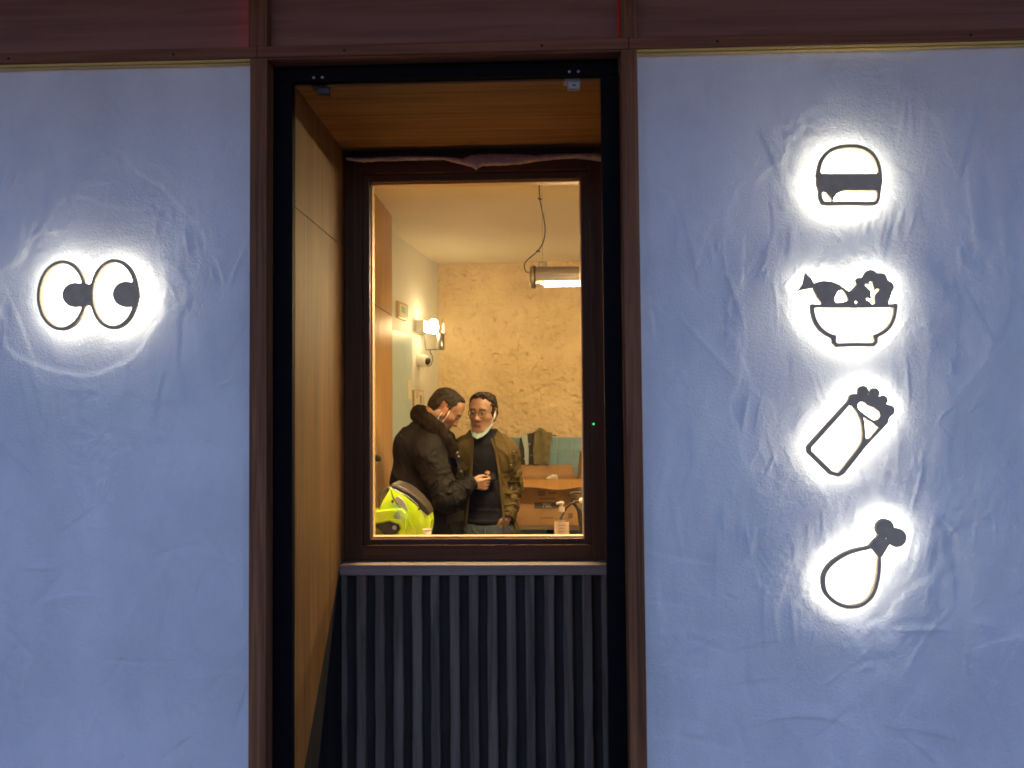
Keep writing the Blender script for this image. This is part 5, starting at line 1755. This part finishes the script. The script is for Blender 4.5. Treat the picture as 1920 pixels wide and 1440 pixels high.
# parka: open at the front
f = Field(A3((peR[0] - 0.42, peR[1] - 0.30, 0.72)), A3((peR[0] + 0.42, peR[1] + 0.32, 1.66)), 0.0048)
do(f, torso(neckR, chR, beR, peR, BR, shLR, shRR, 0.026))
do(f, [(ell(A3((peR[0], peR[1] + 0.01, 0.86)), A3((0.205, 0.15, 0.2)), BR), 0.06)])
for a_, b_, c_ in ((shLR, elLR, wrLR), (shRR, elRR, wrRR)):
    do(f, [(rcone(a_, b_, 0.070, 0.064), 0.012), (rcone(b_, c_ + (c_ - b_) * 0.02, 0.063, 0.052), 0.015)])
# collar
do(f, [(rcone(neckR + A3((-0.075, -0.02, -0.005)), neckR + A3((0, 0.07, 0.045)), 0.03, 0.03), 0.02), (rcone(neckR + A3((0.075, -0.02, -0.005)), neckR + A3((0, 0.07, 0.045)), 0.03, 0.03), 0.02)])
f.keep(lambda P: 0.76 + 0.04 * np.sin(P[..., 0] * 14) - P[..., 2], 0.006)
# cut cuff ends, neck hole and the front opening
f.cut(rcone(neckR + A3((0, -0.01, -0.05)), neckR + A3((0, 0.0, 0.15)), 0.072, 0.08), 0.012)
op = [(896, 800), (916, 800), (921, 818), (930, 850), (936, 890), (941, 940), (945, 990), (950, 1060), (870, 1060), (872, 990), (878, 930), (884, 890), (886, 850), (889, 815)]
f.cut(side_prism(op, peR[1] - 0.4, peR[1] - 0.005, YR - 0.12), 0.02)
wdir = (wrLR - elLR) / np.linalg.norm(wrLR - elLR)
f.cut(rcone(wrLR + wdir * 0.075, wrLR + wdir * 0.2, 0.07, 0.09), 0.004)
wdir2 = (wrRR - elRR) / np.linalg.norm(wrRR - elRR)
f.cut(rcone(wrRR + wdir2 * 0.075, wrRR + wdir2 * 0.2, 0.07, 0.09), 0.004)
V, F = f.mesh()
V = sleeve_folds(V, vnormals(V, F), [(shLR, elLR, 0.6, 1.0), (elLR, wrLR, 1.0, 0.8), (shRR, elRR, 0.6, 1.0), (elRR, wrRR, 1.0, 0.8)], 0.013, 24, 5)
V = wrinkle(V, F, 0.009, (12, 12, 7), 44)
mesh_np('parka', V, F, M['parka'], root)
# parka trim: front edges, pocket flaps, sleeve tab
for pts in ([(921, 822), (931, 850), (937, 890), (942, 940), (946, 990)], [(886, 822), (885, 850), (883, 890), (878, 930), (873, 985)]):
    pp_ = [A3(at(x, y, YR - 0.105)) for x, y in pts]
    ribbon('front_edge', pp_, [(1, 0.3 if pts[0][0] > 900 else -0.3, 0.1)] * len(pp_), 0.015, 0.009, M['parka'], root)
pk = A3(at(962, 858, YR - 0.055))
MB().obox(pk, (0.032, 0.012, -0.004), (0.002, -0.006, 0), (0.003, 0, 0.022), 0.004).build('sleeve_tab', M['parka'], root)
for x, y in ((962, 846), (958, 872)):
    MB().lathe(A3(at(x, y, YR - 0.085)), (0.2, -1, 0), [(0, 0.006), (0.012, 0.006), (0.014, 0)], 10).build('snap_button', M['dull_metal'], root)
# mask under the chin with its loop, spectacles, earbud
loc = lambda x, y, z: cR + HR @ A3((x * 0.94, y, z))
mk = [(-0.064, -0.022, -0.058), (-0.052, -0.054, -0.085), (-0.030, -0.080, -0.106), (0, -0.092, -0.119), (0.030, -0.080, -0.106), (0.052, -0.054, -0.083), (0.064, -0.020, -0.056)]
ribbon('mask', [loc(p_[0] * 1.08, p_[1] - 0.005, p_[2] - 0.005) for p_ in mk], [HR @ A3((p_[0] * 5, 0.25, 1)) for p_ in mk], [0.015, 0.025, 0.029, 0.028, 0.029, 0.025, 0.015], 0.007, M['mask_cloth'], root)
for s_ in (-1, 1):
    MB().tube([loc(s_ * 0.064, -0.03, -0.066), loc(s_ * 0.071, -0.018, -0.03), loc(s_ * 0.079, -0.004, 0.01), loc(s_ * 0.084, 0.014, 0.03)], 0.0017, 6).build('mask_loop', M['white_cord'], root)
sp_ = thing('spectacles', 'thin round wire glasses worn by the man in the olive parka', 'glasses', loc(0, -0.105, 0.01))
for s_ in (-1, 1):
    ring = [loc(s_ * 0.033 + 0.0225 * math.cos(a_), -0.108 + 0.004 * abs(math.cos(a_)), 0.008 + 0.0205 * math.sin(a_)) for a_ in np.linspace(0, 2 * math.pi, 29)]
    MB().tube(ring, 0.0019, 6).build('rim', M['wire_frame'], sp_)
    MB().add([tuple(p_) for p_ in ring[:-1]], [tuple(range(28))]).build('lens', M['lens'], sp_)
    MB().tube([loc(s_ * 0.0555, -0.104, 0.014), loc(s_ * 0.075, -0.06, 0.016), loc(s_ * 0.080, 0.005, 0.026), loc(s_ * 0.078, 0.024, 0.012)], 0.0012, 6).build('temple', M['wire_frame'], sp_)
MB().tube([loc(-0.0105, -0.108, 0.014), loc(0, -0.112, 0.018), loc(0.0105, -0.108, 0.014)], 0.0013, 6).build('bridge', M['wire_frame'], sp_)
eb = thing('earbud', 'white wireless earbud in the ear of the man in the olive parka', 'earbud', loc(0.08, -0.004, -0.004))
MB().tube([loc(0.078, -0.006, 0.0), loc(0.082, -0.012, -0.012), loc(0.080, -0.018, -0.032)], [0.0042, 0.0034, 0.0026], 10).build('stem', M['white_cord'], eb)
MB().lathe(loc(0.079, -0.004, 0.002), HR @ A3((1, -0.3, 0)), [(-0.004, 0), (-0.003, 0.0045), (0.002, 0.0045), (0.004, 0.0)], 12).build('bud', M['white_plastic'], eb)

# ---- the man in profile: black coat with a fleece collar, head bent over his phone
YL = 2.35
HL = rotm(92, 43, 3)
cL = A3(at(834, 768, YL + 0.075))
BL_ = rotm(82, 6)
neckL = A3(at(815, 792, YL + 0.08))
chL = A3(at(806, 858, YL + 0.09))
beL = A3(at(803, 930, YL + 0.09))
peL = A3(at(802, 990, YL + 0.09))
shR_ = A3(at(804, 852, YL - 0.075)); shL_ = A3(at(822, 836, YL + 0.25))
elR_ = A3(at(836, 934, YL - 0.115)); elL_ = A3(at(850, 925, YL + 0.27))
wrR_ = A3(at(881, 907, YL + 0.02)); wrL_ = A3(at(884, 903, YL + 0.15))
root = thing('person', 'man in black coat with brown fleece collar, seen side-on, head bent over a phone', 'person', (peL[0], peL[1], 0))
px_, py_ = peL[0], peL[1]
hpL, hpR = A3((px_, py_ + 0.09, 0.90)), A3((px_, py_ - 0.09, 0.90))
knL, knR = A3((px_ + 0.03, py_ + 0.10, 0.49)), A3((px_ + 0.02, py_ - 0.10, 0.49))
anL, anR = A3((px_ - 0.01, py_ + 0.11, 0.085)), A3((px_ - 0.02, py_ - 0.11, 0.085))
f = Field(A3((px_ - 0.30, py_ - 0.40, -0.01)), A3((px_ + 0.46, py_ + 0.36, 1.78)), 0.0042)
a1, c1, a2, c2 = head_prims(HL, cL, 0.98, (-0.022, -0.016))
do(f, torso(neckL, chL, beL, peL, BL_, shL_, shR_))
do(f, legs(hpL, hpR, knL, knR, anL, anR))
do(f, foot_prims(anL, (1, 0.2, 0)) + foot_prims(anR, (1, -0.1, 0)))
for a_, b_, c_ in ((shL_, elL_, wrL_), (shR_, elR_, wrR_)):
    do(f, [(rcone(a_, b_, 0.052, 0.042), 0.03), (rcone(b_, c_, 0.042, 0.029), 0.02)])
do(f, [(rcone(cL + HL @ A3((0, 0.03, -0.05)), neckL, 0.060, 0.066), 0.04)])
do(f, a1); do(f, c1, True); do(f, a2); do(f, c2, True)
do(f, hand_prims(wrR_, (0.97, 0.10, -0.06), (-0.1, 0.95, 0.25), (0.05, -0.25, 0.95), 50, thumb_out=0.35, s=0.90))
do(f, hand_prims(wrL_, (0.95, -0.30, 0.06), (0.1, -0.3, 0.95), (-0.2, 0.8, 0.3), 50, s=0.92))
V, F = f.mesh()
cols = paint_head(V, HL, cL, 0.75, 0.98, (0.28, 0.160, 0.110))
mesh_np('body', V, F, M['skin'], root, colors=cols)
eyes_of(root, HL, cL, 1.02, (0, -0.8, -0.6))
hair(root, HL, cL, M['hair_grey'], -0.058, -0.020, 22, 0.0035, [((0, -0.045, 0.104), (0.05, 0.04, 0.014))], 1.02, 0.006)
locL = lambda x, y, z: cL + HL @ A3((x * 1.02, y, z))
# mask loops hanging from the near ear down into the collar
MB().tube([locL(-0.081, -0.030, 0.014), locL(-0.083, -0.040, -0.02), locL(-0.076, -0.042, -0.055), locL(-0.068, -0.036, -0.088)], 0.0019, 6).build('mask_loop', M['white_cord'], root)
MB().tube([locL(-0.085, -0.004, -0.022), locL(-0.081, -0.008, -0.05), locL(-0.073, -0.018, -0.076), locL(-0.067, -0.028, -0.092)], 0.0019, 6).build('mask_loop', M['white_cord'], root)
mk = [(-0.064, -0.025, -0.088), (-0.05, -0.06, -0.108), (0, -0.085, -0.125), (0.05, -0.06, -0.108), (0.064, -0.025, -0.088)]
ribbon('mask', [locL(*p_) for p_ in mk], [HL @ A3((p_[0] * 5, 0.25, 1)) for p_ in mk], [0.02, 0.034, 0.038, 0.034, 0.02], 0.006, M['white_cord'], root)
# coat
f = Field(A3((px_ - 0.34, py_ - 0.44, 0.74)), A3((px_ + 0.46, py_ + 0.42, 1.66)), 0.0048)
do(f, torso(neckL, chL, beL, peL, BL_, shL_, shR_, 0.030, 1.22))
bk1 = A3(at(778, 835, YL + 0.09)); bk2 = A3(at(775, 905, YL + 0.09)); bk3 = A3(at(778, 985, YL + 0.09))
do(f, [(rcone(bk1, bk2, 0.115, 0.125), 0.06), (rcone(bk2, bk3, 0.125, 0.135), 0.06), (rcone(A3(at(812, 990, YL + 0.09)), A3((px_ + 0.02, py_, 0.80)), 0.165, 0.185), 0.06),
       (rcone(A3(at(792, 808, YL + 0.085)), bk1, 0.075, 0.11), 0.05)])
for a_, b_, c_ in ((shL_, elL_, wrL_), (shR_, elR_, wrR_)):
    do(f, [(rcone(a_, b_, 0.086, 0.074), 0.012), (rcone(b_, c_, 0.073, 0.050), 0.015)])
f.keep(lambda P: 0.79 + 0.02 * np.sin(P[..., 0] * 17) - P[..., 2], 0.006)
f.cut(rcone(neckL + A3((0.01, 0, 0.0)), neckL + A3((0.05, 0, 0.15)), 0.076, 0.09), 0.012)
for e_, w2 in ((elR_, wrR_), (elL_, wrL_)):
    wd_ = (w2 - e_) / np.linalg.norm(w2 - e_)
    f.cut(rcone(w2 + wd_ * 0.085, w2 + wd_ * 0.2, 0.075, 0.1), 0.004)
V, F = f.mesh()
V = sleeve_folds(V, vnormals(V, F), [(shR_, elR_, 0.7, 0.9), (elR_, wrR_, 1.2, 0.9), (shL_, elL_, 0.5, 0.8), (elL_, wrL_, 1.0, 0.8)], 0.010, 20, 9)
V = wrinkle(V, F, 0.006, (9, 9, 5), 71)
mesh_np('coat', V, F, M['wax_coat'], root)
# fleece collar: a thick band from high behind the neck down to the chest
path = [(862, 862, -0.06), (852, 842, -0.09), (838, 822, -0.115), (820, 802, -0.115), (802, 785, -0.085), (789, 773, -0.035)]
near_ = [A3(at(x, y, YL + 0.08 + dy)) for x, y, dy in path]
far_ = [A3(at(x + 4, y - 2, YL + 0.10 - dy)) for x, y, dy in path][::-1]
pth = near_ + [A3(at(783, 770, YL + 0.09))] + far_
rad_ = [0.018, 0.026, 0.031, 0.036, 0.032, 0.031, 0.031] + [0.031, 0.031, 0.034, 0.030, 0.024, 0.016]
f = Field(np.min(pth, 0) - 0.07, np.max(pth, 0) + 0.07, 0.0042)
for i in range(len(pth) - 1):
    f.add(rcone(pth[i], pth[i + 1], rad_[i], rad_[i + 1]), 0.02)
    dn_ = A3((-0.016, 0, -0.03))
    f.add(rcone(pth[i] + dn_, pth[i + 1] + dn_, rad_[i] * 0.8, rad_[i + 1] * 0.8), 0.02)
V, F = f.mesh()
V = V + vnormals(V, F) * (0.0035 * fbm(V * 70, 3, 8) + 0.003 * fbm(V * 18, 2, 18))[:, None]
mesh_np('collar', V, F, M['fleece'], root)
# coat trim: shoulder tab, placket with studs, hip pocket flap, cuff tab
plp = [A3(at(x, y, YL - 0.035 + k_)) for x, y, k_ in ((853, 834, 0.03), (859, 856, 0.0), (863, 878, -0.005), (866, 900, 0.0))]
ribbon('placket', plp, [(1, 0.3, 0.2)] * 4, 0.030, 0.009, M['wax_coat'], root)
for x, y in ((857.5, 849), (859.5, 856), (864, 884)):
    MB().lathe(A3(at(x, y, YL - 0.05)), (0.3, -1, 0), [(0, 0.007), (0.008, 0.007), (0.010, 0.004), (0.010, 0)], 12).build('stud', M['dull_metal'], root)
pk = A3(at(853, 970, YL - 0.098))
MB().obox(pk, (0.048, 0.026, 0.006), (0.002, -0.004, 0), (0.002, 0, 0.028), 0.0035).build('pocket_flap', M['wax_coat'], root)
ct_ = A3(at(877, 915, YL - 0.045))
MB().lathe(A3(at(752, 816, YL + 0.0)), (-0.6, -1, 0), [(0, 0.003), (0.003, 0.003), (0.004, 0)], 8).build('stud', M['dull_metal'], root)
f = Field(A3((px_ - 0.24, py_ - 0.3, 0.03)), A3((px_ + 0.3, py_ + 0.3, 0.98)), 0.006)
do(f, legs(hpL, hpR, knL, knR, anL, anR, 0.018))
do(f, [(ell(A3((px_, py_, 0.9)), A3((0.155, 0.12, 0.13)), BL_), 0.05)])
f.keep(lambda P: np.maximum(0.06 - P[..., 2], P[..., 2] - 0.95), 0.006)
V, F = f.mesh()
V = wrinkle(V, F, 0.006, (9, 9, 13), 85)
mesh_np('trousers', V, F, M['dark_trouser'], root)
for an, dd in ((anL, (1, 0.2, 0)), (anR, (1, -0.1, 0))):
    f = Field(an - A3((0.16, 0.16, 0.1)), an + A3((0.30, 0.16, 0.08)), 0.006)
    for (p_, k_) in foot_prims(an, dd):
        f.add((lambda P, q=p_[0]: q(P) - 0.009, p_[1] - 0.01, p_[2] + 0.01), k_)
    f.keep(lambda P: 0.001 - P[..., 2], 0.004)
    V, F = f.mesh()
    mesh_np('shoe', V, F, M['leather'], root)
# the phone lying in his fingers
ph_c = A3(at(907, 899, YL + 0.075))
ph = thing('mobile_phone', 'dark mobile phone held in both hands of the man in the black coat', 'phone', ph_c)
ux = A3((0.955, 0.0, 0.297)); uy = A3((-0.16, 0.84, 0.516)); uy = uy / np.linalg.norm(uy); uz = np.cross(ux, uy)
MB().obox(ph_c, ux * 0.072, uy * 0.036, uz * 0.004, 0.003).build('case', M['phone_black'], ph)
MB().obox(ph_c + uz * 0.0042, ux * 0.066, uy * 0.032, uz * 0.0006).build('screen', mat('phone_glass', (0.02, 0.02, 0.022), 0.08), ph)
